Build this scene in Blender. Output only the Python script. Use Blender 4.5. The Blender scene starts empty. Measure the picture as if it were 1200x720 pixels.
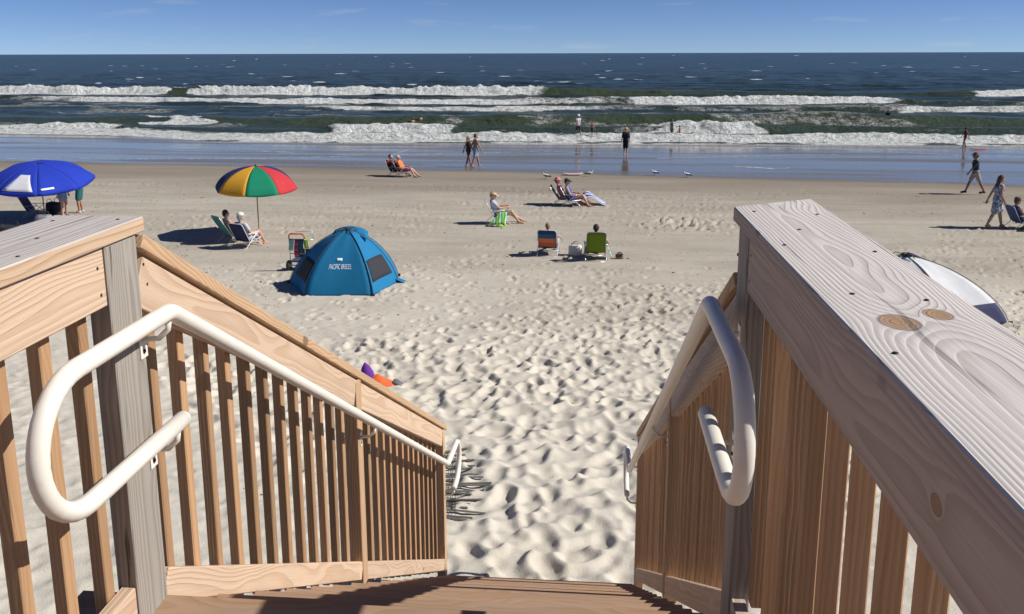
import bpy, bmesh, math, random
import numpy as np
from mathutils import Matrix, Vector
random.seed(7); rng = np.random.default_rng(11)
S = bpy.context.scene
COL = S.collection

# ------------------------------------------------------------------ camera
FP, PX, PY = 1020.0, 600.0, 270.0            # focal length and principal point in photo pixels
PITCH = math.atan((PY-62.5)/FP); ROLL = math.atan(3/1200); YAW = math.atan(90/math.hypot(FP, PY-62.5))
CAM = np.array([0, 0, 5.5])
FW = np.array([-math.sin(YAW)*math.cos(PITCH), math.cos(YAW)*math.cos(PITCH), -math.sin(PITCH)])
RT = np.array([math.cos(YAW), math.sin(YAW), 0.0]); UP = np.cross(RT, FW)
RT, UP = RT*math.cos(ROLL)-UP*math.sin(ROLL), RT*math.sin(ROLL)+UP*math.cos(ROLL)
cd = bpy.data.cameras.new('camera'); cam = bpy.data.objects.new('camera', cd); COL.objects.link(cam)
cam.matrix_world = Matrix([[RT[i], UP[i], -FW[i], CAM[i]] for i in range(3)]+[[0, 0, 0, 1]])
cd.sensor_width = 36; cd.lens = FP/1200*36; cd.shift_y = -0.075; cd.clip_end = 80000; cd.clip_start = 0.05
S.camera = cam

# ------------------------------------------------------------------ world, sun, exposure
SUN_EL, SUN_AZ = math.radians(40), math.radians(90)      # azimuth clockwise from +Y
w = bpy.data.worlds.new('World'); S.world = w; w.use_nodes = True
nt = w.node_tree; nt.nodes.clear()
sky = nt.nodes.new('ShaderNodeTexSky'); sky.sky_type = 'NISHITA'; sky.sun_disc = False
sky.sun_elevation = SUN_EL; sky.sun_rotation = SUN_AZ
sky.air_density = 0.4; sky.dust_density = 0.0; sky.ozone_density = 2.0
tc = nt.nodes.new('ShaderNodeTexCoord')
mp = nt.nodes.new('ShaderNodeMapping'); mp.inputs['Scale'].default_value = (9, 9, 60)
cn = nt.nodes.new('ShaderNodeTexNoise'); cn.inputs['Scale'].default_value = 1.3; cn.inputs['Detail'].default_value = 6
cr = nt.nodes.new('ShaderNodeValToRGB'); cr.color_ramp.elements[0].position = .60; cr.color_ramp.elements[1].position = .82
mul = nt.nodes.new('ShaderNodeMath'); mul.operation = 'MULTIPLY'; mul.inputs[1].default_value = .35
mx = nt.nodes.new('ShaderNodeMix'); mx.data_type = 'RGBA'; mx.inputs[7].default_value = (6.5, 7.2, 8.0, 1)
tint = nt.nodes.new('ShaderNodeMix'); tint.data_type = 'RGBA'; tint.blend_type = 'MULTIPLY'; tint.inputs[0].default_value = 1
tint.inputs[7].default_value = (.72, .83, 1.06, 1)
bg = nt.nodes.new('ShaderNodeBackground'); bg.inputs['Strength'].default_value = 0.076
ow = nt.nodes.new('ShaderNodeOutputWorld')
L = nt.links.new
L(tc.outputs['Generated'], mp.inputs[0]); L(mp.outputs[0], cn.inputs['Vector']); L(cn.outputs[0], cr.inputs[0])
L(cr.outputs[0], mul.inputs[0]); L(sky.outputs[0], tint.inputs[6]); L(tint.outputs[2], mx.inputs[6]); L(mul.outputs[0], mx.inputs[0])
L(mx.outputs[2], bg.inputs[0]); L(bg.outputs[0], ow.inputs[0])
sd = bpy.data.lights.new('sun', 'SUN'); sd.energy = 5.0; sd.angle = math.radians(.53); sd.color = (1, .955, .88)
so = bpy.data.objects.new('sun', sd); COL.objects.link(so)
SDIR = Vector((math.cos(SUN_EL)*math.sin(SUN_AZ), math.cos(SUN_EL)*math.cos(SUN_AZ), math.sin(SUN_EL)))
so.rotation_euler = SDIR.to_track_quat('Z', 'Y').to_euler(); so.location = (20, 0, 30)
S.view_settings.view_transform = 'Standard'; S.view_settings.look = 'None'
S.view_settings.exposure = 0.10; S.view_settings.gamma = 1.0; S.view_settings.use_curve_mapping = False

# ------------------------------------------------------------------ helpers
def ray(px, py):
    return FW + RT*(px-PX)/FP - UP*(py-PY)/FP
def onz(px, py, z):
    d = ray(px, py); return CAM + d*(z-CAM[2])/d[2]
def onx(px, py, X):
    d = ray(px, py); return CAM + d*(X-CAM[0])/d[0]
def ony(px, py, Y):
    d = ray(px, py); return CAM + d*(Y-CAM[1])/d[1]
_tab = rng.random((256, 256))
def vn(x, y, seed=0):
    x = np.asarray(x, float)+seed*17.31; y = np.asarray(y, float)+seed*9.77
    xi = np.floor(x).astype(np.int64); yi = np.floor(y).astype(np.int64)
    fx = x-xi; fy = y-yi; fx = fx*fx*(3-2*fx); fy = fy*fy*(3-2*fy)
    a = _tab[xi & 255, yi & 255]; b = _tab[(xi+1) & 255, yi & 255]; c = _tab[xi & 255, (yi+1) & 255]; d = _tab[(xi+1) & 255, (yi+1) & 255]
    return (a*(1-fx)+b*fx)*(1-fy)+(c*(1-fx)+d*fx)*fy
def fbm(x, y, seed=0, oct=4):
    s = 0; a = .5; t = 0
    for i in range(oct):
        s = s+a*vn(np.asarray(x)*2**i, np.asarray(y)*2**i, seed+i*3); t += a; a *= .5
    return s/t
def sstep(a, b, x):
    t = np.clip((x-a)/(b-a), 0, 1); return t*t*(3-2*t)

def tag(o, label, cat, group=None):
    o['label'] = label; o['category'] = cat
    if group: o['group'] = group
    return o
def root(name, label, cat, loc=(0, 0, 0), face=0, group=None):
    """Empty at a thing's base; face: heading in degrees, 0 = seaward, 90 = right"""
    o = bpy.data.objects.new(name, None); COL.objects.link(o); o.empty_display_size = .1
    o.location = loc; o.rotation_euler = (0, 0, -math.radians(face))
    return tag(o, label, cat, group)
def obj(name, me, mat=None, parent=None, M=None):
    o = bpy.data.objects.new(name, me); COL.objects.link(o)
    if mat is not None and len(me.materials) == 0: me.materials.append(mat)
    if parent is not None: o.parent = parent
    if M is not None: o.matrix_basis = M
    return o
def mesh(name, V, F, smooth=True):
    me = bpy.data.meshes.new(name); me.from_pydata([tuple(map(float, v)) for v in V], [], F); me.update()
    if smooth: me.polygons.foreach_set('use_smooth', [True]*len(me.polygons))
    return me
def np_mesh(name, V, Q, attrs=None):
    me = bpy.data.meshes.new(name); me.vertices.add(len(V)); me.vertices.foreach_set('co', V.astype(np.float32).ravel())
    me.loops.add(Q.size); me.loops.foreach_set('vertex_index', Q.astype(np.int32).ravel())
    me.polygons.add(len(Q)); me.polygons.foreach_set('loop_start', np.arange(0, Q.size, 4, dtype=np.int32))
    me.polygons.foreach_set('use_smooth', np.ones(len(Q), bool))
    me.update(calc_edges=True); me.validate()
    for k, v in (attrs or {}).items():
        a = me.attributes.new(k, 'FLOAT', 'POINT'); a.data.foreach_set('value', v.astype(np.float32).ravel())
    return me
def grid_quads(nr, nc):
    i = np.arange(nr*nc).reshape(nr, nc)
    return np.stack([i[:-1, :-1], i[:-1, 1:], i[1:, 1:], i[1:, :-1]], -1).reshape(-1, 4)

class MB:
    """collects shapes into one mesh"""
    def __init__(s): s.V = []; s.F = []
    def add(s, V, F):
        n = len(s.V); s.V += [tuple(v) for v in V]; s.F += [[i+n for i in f] for f in F]; return s
    def box(s, c, size, R=None):
        V = [Vector((x*size[0]/2, y*size[1]/2, z*size[2]/2)) for x in (-1, 1) for y in (-1, 1) for z in (-1, 1)]
        if R is not None: V = [R @ v for v in V]
        V = [v+Vector(c) for v in V]
        return s.add(V, [[0, 1, 3, 2], [4, 6, 7, 5], [0, 4, 5, 1], [2, 3, 7, 6], [0, 2, 6, 4], [1, 5, 7, 3]])
    def cap(s, a, b, ra, rb, seg=10, hem=3):
        """tapered capsule"""
        a = Vector(a); b = Vector(b); d = b-a; ln = d.length
        d = d.normalized() if ln > 1e-6 else Vector((0, 0, 1))
        u = d.orthogonal().normalized(); v = d.cross(u)
        rings = []
        for k in range(hem+1):
            t = math.pi/2*k/hem
            rings.append((a-d*(ra*math.cos(t)), ra*math.sin(t)))
        for k in range(hem+1):
            t = math.pi/2*k/hem
            rings.append((b+d*(rb*math.sin(t)), rb*math.cos(t)))
        V = []; F = []
        for (c, r) in rings:
            r = max(r, 1e-4)
            for j in range(seg):
                an = 2*math.pi*j/seg; V.append(c+u*(r*math.cos(an))+v*(r*math.sin(an)))
        for i in range(len(rings)-1):
            for j in range(seg):
                F.append([i*seg+j, i*seg+(j+1) % seg, (i+1)*seg+(j+1) % seg, (i+1)*seg+j])
        F.append(list(range(seg))[::-1]); F.append([(len(rings)-1)*seg+j for j in range(seg)])
        return s.add(V, F)
    def tube(s, pts, r, seg=8, closed_ends=True):
        pts = [Vector(p) for p in pts]; n = len(pts); V = []; F = []
        up = None
        for i, p in enumerate(pts):
            d = (pts[min(i+1, n-1)]-pts[max(i-1, 0)]).normalized()
            if up is None: up = d.orthogonal().normalized()
            up = (up-d*up.dot(d)).normalized(); v = d.cross(up)
            rr = r[i] if hasattr(r, '__len__') else r
            for j in range(seg):
                a = 2*math.pi*j/seg; V.append(p+up*(rr*math.cos(a))+v*(rr*math.sin(a)))
        for i in range(n-1):
            for j in range(seg): F.append([i*seg+j, i*seg+(j+1) % seg, (i+1)*seg+(j+1) % seg, (i+1)*seg+j])
        if closed_ends: F.append(list(range(seg))[::-1]); F.append([(n-1)*seg+j for j in range(seg)])
        return s.add(V, F)
    def lathe(s, prof, c=(0, 0, 0), R=None, seg=20, sx=1, sy=1):
        V = []; F = []
        for (r, z) in prof:
            for j in range(seg):
                a = 2*math.pi*j/seg; v = Vector((max(r, 1e-4)*math.cos(a)*sx, max(r, 1e-4)*math.sin(a)*sy, z))
                if R is not None: v = R @ v
                V.append(v+Vector(c))
        for i in range(len(prof)-1):
            for j in range(seg): F.append([i*seg+j, i*seg+(j+1) % seg, (i+1)*seg+(j+1) % seg, (i+1)*seg+j])
        F.append(list(range(seg))[::-1]); F.append([(len(prof)-1)*seg+j for j in range(seg)])
        return s.add(V, F)
    def sheet(s, P, th=.006):
        """closed thin solid from a grid of points P[i][j]"""
        nr = len(P); nc = len(P[0]); P = np.array([[list(p) for p in r] for r in P], float)
        du = np.gradient(P, axis=0); dv = np.gradient(P, axis=1); N = np.cross(du, dv); N /= np.linalg.norm(N, axis=2, keepdims=True)+1e-9
        A = (P+N*th/2).reshape(-1, 3); B = (P-N*th/2).reshape(-1, 3); n = nr*nc; F = []
        for i in range(nr-1):
            for j in range(nc-1):
                q = [i*nc+j, (i+1)*nc+j, (i+1)*nc+j+1, i*nc+j+1]; F.append(q); F.append([k+n for k in q[::-1]])
        ed = [(0, j) for j in range(nc)]+[(i, nc-1) for i in range(1, nr)]+[(nr-1, j) for j in range(nc-2, -1, -1)]+[(i, 0) for i in range(nr-2, 0, -1)]
        ids = [i*nc+j for i, j in ed]
        for k in range(len(ids)):
            a, b = ids[k], ids[(k+1) % len(ids)]; F.append([a, b, b+n, a+n])
        return s.add(np.vstack([A, B]).tolist(), F)
    def mesh(s, name, smooth=True): return mesh(name, s.V, s.F, smooth)
    def build(s, name, mat, parent=None, M=None, smooth=True): return obj(name, s.mesh(name, smooth), mat, parent, M)

# ------------------------------------------------------------------ materials
class NT:
    def __init__(s, name):
        s.m = bpy.data.materials.new(name); s.m.use_nodes = True; s.t = s.m.node_tree
        s.b = s.t.nodes['Principled BSDF']
    def n(s, typ, **kw):
        nd = s.t.nodes.new('ShaderNode'+typ)
        for k, v in kw.items(): setattr(nd, k, v)
        return nd
    def l(s, a, b): s.t.links.new(a, b)
    def sock(s, x, inp):
        if hasattr(x, 'is_output'): s.l(x, inp)
        else: inp.default_value = x
    def math(s, op, a, b=0.0, c=None):
        nd = s.n('Math', operation=op); s.sock(a, nd.inputs[0]); s.sock(b, nd.inputs[1])
        if c is not None: s.sock(c, nd.inputs[2])
        return nd.outputs[0]
    def mixc(s, f, a, b, bt='MIX'):
        nd = s.n('Mix', data_type='RGBA', blend_type=bt); s.sock(f, nd.inputs[0])
        s.sock(a if hasattr(a, 'is_output') else (*a, 1), nd.inputs[6]); s.sock(b if hasattr(b, 'is_output') else (*b, 1), nd.inputs[7])
        return nd.outputs[2]
    def noise(s, vec, scale, detail=3, rough=.5, dist=0):
        nd = s.n('TexNoise'); nd.inputs['Scale'].default_value = scale; nd.inputs['Detail'].default_value = detail
        nd.inputs['Roughness'].default_value = rough; nd.inputs['Distortion'].default_value = dist
        if vec is not None: s.l(vec, nd.inputs['Vector'])
        return nd.outputs[0]
    def ss(s, x, a, b):
        nd = s.n('MapRange', interpolation_type='SMOOTHSTEP'); s.sock(x, nd.inputs[0]); nd.inputs[1].default_value = a; nd.inputs[2].default_value = b
        return nd.outputs[0]
    def coord(s, kind='Object', scale=None, off=None):
        o = s.n('TexCoord').outputs[kind]
        if scale is None: return o
        mp = s.n('Mapping'); mp.inputs['Scale'].default_value = scale
        if off is not None: s.sock(off, mp.inputs['Location'])
        s.l(o, mp.inputs[0]); return mp.outputs[0]
    def attr(s, name): return s.n('Attribute', attribute_name=name).outputs['Fac']
    def bump(s, h, strength=.3, dist=.01, normal=None):
        nd = s.n('Bump'); nd.inputs['Strength'].default_value = strength; nd.inputs['Distance'].default_value = dist
        s.l(h, nd.inputs['Height'])
        if normal is not None: s.l(normal, nd.inputs['Normal'])
        return nd.outputs[0]
    def done(s, col=None, rough=None, normal=None, **kw):
        b = s.b
        if col is not None: s.sock(col if hasattr(col, 'is_output') else (*col, 1), b.inputs['Base Color'])
        if rough is not None: s.sock(rough, b.inputs['Roughness'])
        if normal is not None: s.l(normal, b.inputs['Normal'])
        for k, v in kw.items(): s.sock(v, b.inputs[k])
        return s.m

_mc = {}
def paint(col, rough=.6, name='paint', metal=0.0, var=.12, scale=9, fuzz=0.0):
    """plain coloured surface with slight uneven tone and fine relief"""
    key = (col, rough, metal, var, scale)
    if key in _mc: return _mc[key]
    t = NT(name); v = t.coord('Object'); n = t.noise(v, scale, 4, .6)
    c = t.mixc(n, tuple(x*(1-var) for x in col), tuple(min(1, x*(1+var)) for x in col))
    f = t.noise(v, scale*14, 2)
    _mc[key] = t.done(c, rough, t.bump(f, .12, .004), Metallic=metal); return _mc[key]
def cloth(col, name='fabric', trans=0.0, var=.12):
    key = ('c', col, trans)
    if key in _mc: return _mc[key]
    t = NT(name); v = t.coord('Object'); n = t.noise(v, 6, 4, .6); wv = t.noise(v, 34, 3)
    c = t.mixc(n, tuple(x*(1-var) for x in col), tuple(min(1, x*(1+var)) for x in col))
    m = t.done(c, .85, t.bump(wv, .35, .012))
    if trans:
        tr = t.n('BsdfTranslucent'); t.l(c, tr.inputs[0]); ms = t.n('MixShader'); ms.inputs[0].default_value = trans
        out = t.t.nodes['Material Output']; t.l(t.b.outputs[0], ms.inputs[1]); t.l(tr.outputs[0], ms.inputs[2]); t.l(ms.outputs[0], out.inputs[0])
    _mc[key] = m; return m
def stripes(cols, axis=0, freq=6.0, name='striped_fabric'):
    key = ('s', tuple(cols), axis, freq)
    if key in _mc: return _mc[key]
    t = NT(name); sp = t.n('SeparateXYZ'); t.l(t.coord('Object'), sp.inputs[0])
    f = t.math('FRACT', t.math('MULTIPLY', sp.outputs[axis], freq))
    r = t.n('ValToRGB'); r.color_ramp.interpolation = 'CONSTANT'
    while len(r.color_ramp.elements) < len(cols): r.color_ramp.elements.new(.5)
    for i, c in enumerate(cols): r.color_ramp.elements[i].position = i/len(cols); r.color_ramp.elements[i].color = (*c, 1)
    t.l(f, r.inputs[0]); wv = t.noise(t.coord('Object'), 40, 3)
    _mc[key] = t.done(r.outputs[0], .9, t.bump(wv, .3, .01)); return _mc[key]
def print_cloth(cols, scale=18, name='patterned_fabric'):
    key = ('p', tuple(cols), scale)
    if key in _mc: return _mc[key]
    t = NT(name); v = t.coord('Object'); vo = t.n('TexVoronoi'); vo.inputs['Scale'].default_value = scale; t.l(v, vo.inputs['Vector'])
    sp = t.n('SeparateXYZ'); t.l(vo.outputs['Color'], sp.inputs[0])
    r = t.n('ValToRGB'); r.color_ramp.interpolation = 'CONSTANT'
    while len(r.color_ramp.elements) < len(cols): r.color_ramp.elements.new(.5)
    for i, c in enumerate(cols): r.color_ramp.elements[i].position = i/len(cols); r.color_ramp.elements[i].color = (*c, 1)
    t.l(sp.outputs[0], r.inputs[0]); _mc[key] = t.done(r.outputs[0], .9); return _mc[key]
def skin(col):
    key = ('k', col)
    if key in _mc: return _mc[key]
    t = NT('skin'); n = t.noise(t.coord('Object'), 7, 4)
    c = t.mixc(n, tuple(x*.88 for x in col), tuple(min(1, x*1.1) for x in (col[0], col[1]*.97, col[2]*.95)))
    _mc[key] = t.done(c, .5, **{'Subsurface Weight': .08, 'Subsurface Radius': (.01, .004, .002)}); return _mc[key]

def wood(name, light, dark, grey=0.0, ring=.011, knots=(), side=None, rough=.75, cracks=0.0, warp=.09, contrast=.75, vary=.20):
    """sawn timber: local X runs along the board; growth rings cut by the board faces, fibres, knots"""
    t = NT(name); oi = t.n('ObjectInfo'); rnd = oi.outputs['Random']
    co = t.coord('Object'); sp = t.n('SeparateXYZ'); t.l(co, sp.inputs[0])
    x, y, z = sp.outputs[0], sp.outputs[1], sp.outputs[2]
    xo = t.math('ADD', x, t.math('MULTIPLY', rnd, 53.0))
    cb = t.n('CombineXYZ'); t.l(t.math('MULTIPLY', xo, .9), cb.inputs[0]); t.l(t.math('MULTIPLY', y, 3.0), cb.inputs[1]); t.l(t.math('MULTIPLY', z, 3.0), cb.inputs[2])
    n1 = t.noise(cb.outputs[0], 1.6, 2, .45)
    cf = t.n('CombineXYZ'); t.l(t.math('MULTIPLY', xo, 3.0), cf.inputs[0]); t.l(t.math('MULTIPLY', y, 90.0), cf.inputs[1]); t.l(t.math('MULTIPLY', z, 90.0), cf.inputs[2])
    fib = t.noise(cf.outputs[0], 1.6, 3, .6)
    yy = t.math('ADD', y, t.math('MULTIPLY', t.math('SUBTRACT', n1, .5), warp*2))
    yy = t.math('ADD', yy, t.math('MULTIPLY', t.math('SUBTRACT', t.math('FRACT', t.math('MULTIPLY', rnd, 7.3)), .5), .06))
    zz = t.math('ADD', z, .055)
    zz = t.math('ADD', zz, t.math('MULTIPLY', t.math('SUBTRACT', n1, .5), .05))
    r = t.math('SQRT', t.math('ADD', t.math('MULTIPLY', yy, yy), t.math('MULTIPLY', zz, zz)))
    kmask = None
    for (kx, ky, kr) in knots:
        dx = t.math('SUBTRACT', x, kx); dy = t.math('SUBTRACT', y, ky)
        d = t.math('SQRT', t.math('ADD', t.math('MULTIPLY', t.math('MULTIPLY', dx, dx), .55), t.math('MULTIPLY', dy, dy)))
        e = t.math('POWER', 2.718, t.math('MULTIPLY', t.math('DIVIDE', d, kr*1.6), -1.0))
        r = t.math('ADD', r, t.math('MULTIPLY', e, kr*1.5))
        dn = t.math('ADD', d, t.math('MULTIPLY', t.math('SUBTRACT', fib, .5), kr*.15))
        k = t.math('SUBTRACT', 1.0, t.ss(dn, kr*.8, kr*1.08))
        kd = (k, d, kr)
        kmask = (kmask or [])+[kd]
    fr = t.math('FRACT', t.math('DIVIDE', r, ring))
    rg = t.math('MULTIPLY', t.ss(fr, .15, .88), t.math('SUBTRACT', 1.0, t.ss(fr, .90, 1.0)))
    fac = t.math('MULTIPLY', rg, contrast)
    fac = t.math('ADD', t.math('MULTIPLY', fac, .75), t.math('MULTIPLY', t.math('SUBTRACT', fib, .35), .55))
    c = t.mixc(fac, light, dark)
    if side:
        sn = t.n('SeparateXYZ'); t.l(t.n('TexCoord').outputs['Normal'], sn.inputs[0])
        c = t.mixc(t.ss(t.math('ABSOLUTE', sn.outputs[2]), .4, .8), t.mixc(fac, side[0], side[1]), c)
    # broad tone patches and board-to-board variation
    big = t.noise(cb.outputs[0], 2.3, 3)
    hv = t.n('HueSaturation'); t.l(c, hv.inputs['Color']); t.l(t.math('ADD', .90-vary/2, t.math('ADD', t.math('MULTIPLY', big, .22), t.math('MULTIPLY', rnd, vary))), hv.inputs['Value']); c = hv.outputs[0]
    if grey:
        g = t.noise(cf.outputs[0], .55, 4, .6); c = t.mixc(t.math('MULTIPLY', t.ss(g, .35, .7), grey), c, (.30, .285, .27))
    # small scattered knots
    vo = t.n('TexVoronoi'); cv = t.n('CombineXYZ'); t.l(t.math('MULTIPLY', xo, 2.0), cv.inputs[0]); t.l(t.math('MULTIPLY', y, 6.0), cv.inputs[1]); t.l(t.math('MULTIPLY', z, 3.0), cv.inputs[2])
    t.l(cv.outputs[0], vo.inputs['Vector']); vo.inputs['Scale'].default_value = 1.0
    c = t.mixc(t.math('MULTIPLY', t.math('SUBTRACT', 1.0, t.ss(vo.outputs['Distance'], .05, .085)), .75), c, tuple(v*.45 for v in dark))
    for (k, d, kr) in (kmask or []):
        kr_ = t.math('FRACT', t.math('DIVIDE', d, kr*.27)); kc = t.mixc(t.math('MULTIPLY', kr_, .8), (.40, .24, .12), (.24, .125, .055))
        c = t.mixc(t.math('MULTIPLY', k, .9), c, kc)
        edge = t.math('MULTIPLY', t.ss(d, kr*.85, kr*1.0), t.math('SUBTRACT', 1.0, t.ss(d, kr*1.0, kr*1.22)))
        c = t.mixc(t.math('MULTIPLY', edge, .7), c, (.10, .055, .03))
    h = t.math('SUBTRACT', t.math('MULTIPLY', fib, .7), t.math('MULTIPLY', rg, .5))
    if cracks:
        cc = t.n('CombineXYZ'); t.l(t.math('MULTIPLY', xo, 1.3), cc.inputs[0]); t.l(t.math('MULTIPLY', yy, 42.0), cc.inputs[1]); t.l(t.math('MULTIPLY', zz, 42.0), cc.inputs[2])
        ck = t.math('MULTIPLY', t.ss(t.noise(cc.outputs[0], 1.0, 3, .55), .62, .70), cracks)
        c = t.mixc(ck, c, tuple(v*.35 for v in dark)); h = t.math('SUBTRACT', h, ck)
    return t.done(c, rough, t.bump(h, .45, .004), **{'Specular IOR Level': .3})

NEW = wood('new_pine', (.54, .37, .23), (.36, .21, .11), contrast=.75)
NEWP = wood('pale_pine', (.61, .455, .33), (.45, .295, .19), contrast=.65, ring=.013)
SLAT = wood('baluster_pine', (.43, .262, .145), (.29, .155, .075), contrast=.5, vary=.55)
GREY = wood('weathered_post_wood', (.36, .325, .285), (.17, .15, .13), cracks=1.0, ring=.010, contrast=.6, warp=.07)
CAPM = wood('weathered_cap_wood', (.60, .555, .53), (.36, .31, .285), ring=.012, contrast=.6, cracks=.5, warp=.05, side=((.60, .44, .30), (.42, .26, .15)))
CAPK = wood('weathered_knotty_cap_wood', (.67, .625, .60), (.40, .345, .31), ring=.0065, contrast=.55, cracks=.5, warp=.05,
            knots=[(-1.449, -.033, .028), (-1.495, .040, .020)], side=((.44, .355, .30), (.27, .20, .155)))
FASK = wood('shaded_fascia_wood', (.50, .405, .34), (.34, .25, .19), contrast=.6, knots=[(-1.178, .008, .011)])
DARKSLAT = wood('dark_slat_wood', (.13, .12, .11), (.06, .055, .05), contrast=.5)
TREADM = wood('stair_tread_wood', (.40, .25, .155), (.27, .155, .085), contrast=.5, grey=.3)
STEEL = paint((.55, .56, .58), .35, 'aluminium_tube', metal=.9, var=.05)
DARKM = paint((.03, .03, .035), .5, 'dark_metal')
SCREW = paint((.05, .045, .04), .5, 'screw_steel', metal=.6)
def rail_paint():
    t = NT('cream_powder_coat'); v = t.coord('Object'); n = t.noise(v, 5, 5, .6); f = t.noise(v, 160, 2)
    dirt = t.ss(t.noise(v, 11, 5, .65), .55, .78)
    c = t.mixc(n, (.74, .70, .62), (.82, .79, .72)); c = t.mixc(t.math('MULTIPLY', dirt, .3), c, (.50, .45, .37))
    return t.done(c, .42, t.bump(f, .10, .002))
RAIL = rail_paint()

# ------------------------------------------------------------------ beach terrain
_wx = []; _wy = []; _sx = []; _sy = []
for px, py in [(-500, 181), (0, 190), (300, 196), (600, 203), (800, 208), (1000, 213), (1200, 218), (1700, 228)]:
    p = onz(px, py, -.3); _wx.append(p[0]); _wy.append(p[1])
for px, py in [(-600, 150), (0, 156), (150, 159), (250, 165), (400, 167.5), (600, 168), (900, 170), (1200, 171), (1800, 174)]:
    p = onz(px, py, -1.3); _sx.append(p[0]); _sy.append(p[1])
def E1(X): return np.interp(X, _wx, _wy)
def E2(X): return np.interp(X, _sx, _sy)
_ku = [-90, -20, 0, 4, 6.6, 9, 12, 16, 21, 28, 34, 38, 41, 50, 60, 64, 80, 110]
_kz = [2.6, 1.8, 1.4, 1.22, 1.12, .86, .52, .21, .03, -.02, -.08, -.20, -.34, -.72, -1.14, -1.31, -1.9, -3.0]
def prof(X, Y):
    X = np.asarray(X, float); Y = np.asarray(Y, float); e1 = E1(X); e2 = E2(X)
    u = np.where(Y < 30, Y, np.where(Y < e1, 30+(Y-30)*(40-30)/(e1-30), np.where(Y < e2, 40+(Y-e1)*24/(e2-e1), 64+Y-e2)))
    z = 0
    for du in (-1.2, -.6, 0, .6, 1.2): z = z+np.interp(u+du, _ku, _kz)/5
    return z
# churned sand: footprints pressed into a raster of relief
RS = .026; RX0, RX1, RY0, RY1 = -26., 26., 1.5, 44.
NX = int((RX1-RX0)/RS); NY = int((RY1-RY0)/RS)
RH = np.zeros((NY, NX), np.float32)
gx = RX0+np.arange(NX)*RS; gy = RY0+np.arange(NY)*RS
def stamp(cx, cy, a, b, ang, D, rim=.4):
    R = max(a, b)*2.1; i0 = max(int((cy-R-RY0)/RS), 0); i1 = min(int((cy+R-RY0)/RS)+1, NY); j0 = max(int((cx-R-RX0)/RS), 0); j1 = min(int((cx+R-RX0)/RS)+1, NX)
    if i1 <= i0+1 or j1 <= j0+1: return
    x = gx[None, j0:j1]-cx; y = gy[i0:i1, None]-cy; ca, sa = math.cos(ang), math.sin(ang)
    u = x*ca+y*sa; v = -x*sa+y*ca; q = np.sqrt((u/a)**2+(v/b)**2)
    m = 1-sstep(.55, 1.12, q); H = RH[i0:i1, j0:j1]
    RH[i0:i1, j0:j1] = H*(1-m)+(-D)*m+rim*D*np.exp(-((q-1.32)/.24)**2)
for k in range(4600):                                   # deep soft prints in front of the stairs
    Y = 5.5+15*random.random()**.9; X = random.uniform(-1, 1)*(3.0+.62*Y)-.8
    if abs(X) > 9 and random.random() < .4: continue
    if X < -1 and Y > 16.5+(X+1)*.45+random.uniform(-1.5, 1.0): continue
    reach = 1.0*max(0, Y-6.8); quiet = X < -1.25-reach or X > .75+reach
    if quiet and random.random() < .6: continue
    soft = 1-float(sstep(11, 21, Y)); D = (.034+.015*soft)*random.uniform(.5, 1.25)*(.35 if quiet else 1)
    a = random.uniform(.11, .18)*(1+.35*soft); stamp(X, Y, a, a*random.uniform(.42, .7), math.pi/2+random.gauss(0, .65), D, random.uniform(.35, .75)*(1-.35*soft))
for k in range(5200):                                   # shallow prints on the firmer beach
    Y = random.uniform(15, 37); X = random.uniform(-24, 24); dns = vn(X*.18, Y*.3, 5)
    if dns < .35+.012*(Y-15)+random.uniform(-.1, .1): continue
    a = random.uniform(.10, .16); stamp(X, Y, a, a*random.uniform(.4, .7), random.uniform(0, 3.14), random.uniform(.014, .040), .6)
for k in range(260):                                    # dug-over heap
    c = onz(random.gauss(800, 26), random.gauss(262, 3.5), 0); stamp(c[0], c[1], random.uniform(.08, .2), random.uniform(.06, .14), random.uniform(0, 3.1), random.uniform(-.06, .09), .6)
for yl, dx in ((20.6, .05), (21.3, -.02), (24.3, .03)):  # wheel ruts along the beach
    for X in np.arange(-24, 24, .16): stamp(X, yl+dx*X+.15*math.sin(X*.3), .16, .07, 0, .012, .5)
XX, YY = np.meshgrid(gx, gy)
soft = (1-sstep(12, 21, YY))*sstep(1.5, 5, YY)
RH += ((fbm(XX*1.7, YY*1.7, 3, 3)-.5)*.10*soft*np.where((XX > -1.4-np.maximum(0, YY-7)) & (XX < .9+np.maximum(0, YY-7)), 1, .45)+(fbm(XX*.5, YY*.9, 8, 3)-.5)*.07*(1-sstep(30, 40, YY))+(fbm(XX*7, YY*7, 4, 2)-.5)*(.008+.02*soft)*(1-sstep(33, 42, YY))).astype(np.float32)
inst = (XX > -1.5) & (XX < .8) & (YY < 6.45); RH = np.where(inst, np.minimum(RH, -.05), RH)
for it in range(2):                                     # dry loose sand slumps into rounded forms near the stairs
    n = int((15-RY0)/RS); wgt = (1-sstep(9, 15, gy[:n]))[:, None]; A = RH[:n]
    B = (A+np.roll(A, 1, 0)+np.roll(A, -1, 0)+np.roll(A, 1, 1)+np.roll(A, -1, 1))/5; RH[:n] = A*(1-wgt)+B*wgt
fade = np.clip(np.minimum(np.minimum((XX-RX0)/3, (RX1-XX)/3), np.minimum((YY-RY0)/1, (RY1-YY)/3)), 0, 1); RH *= fade
del XX, YY, soft, fade, inst
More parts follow.
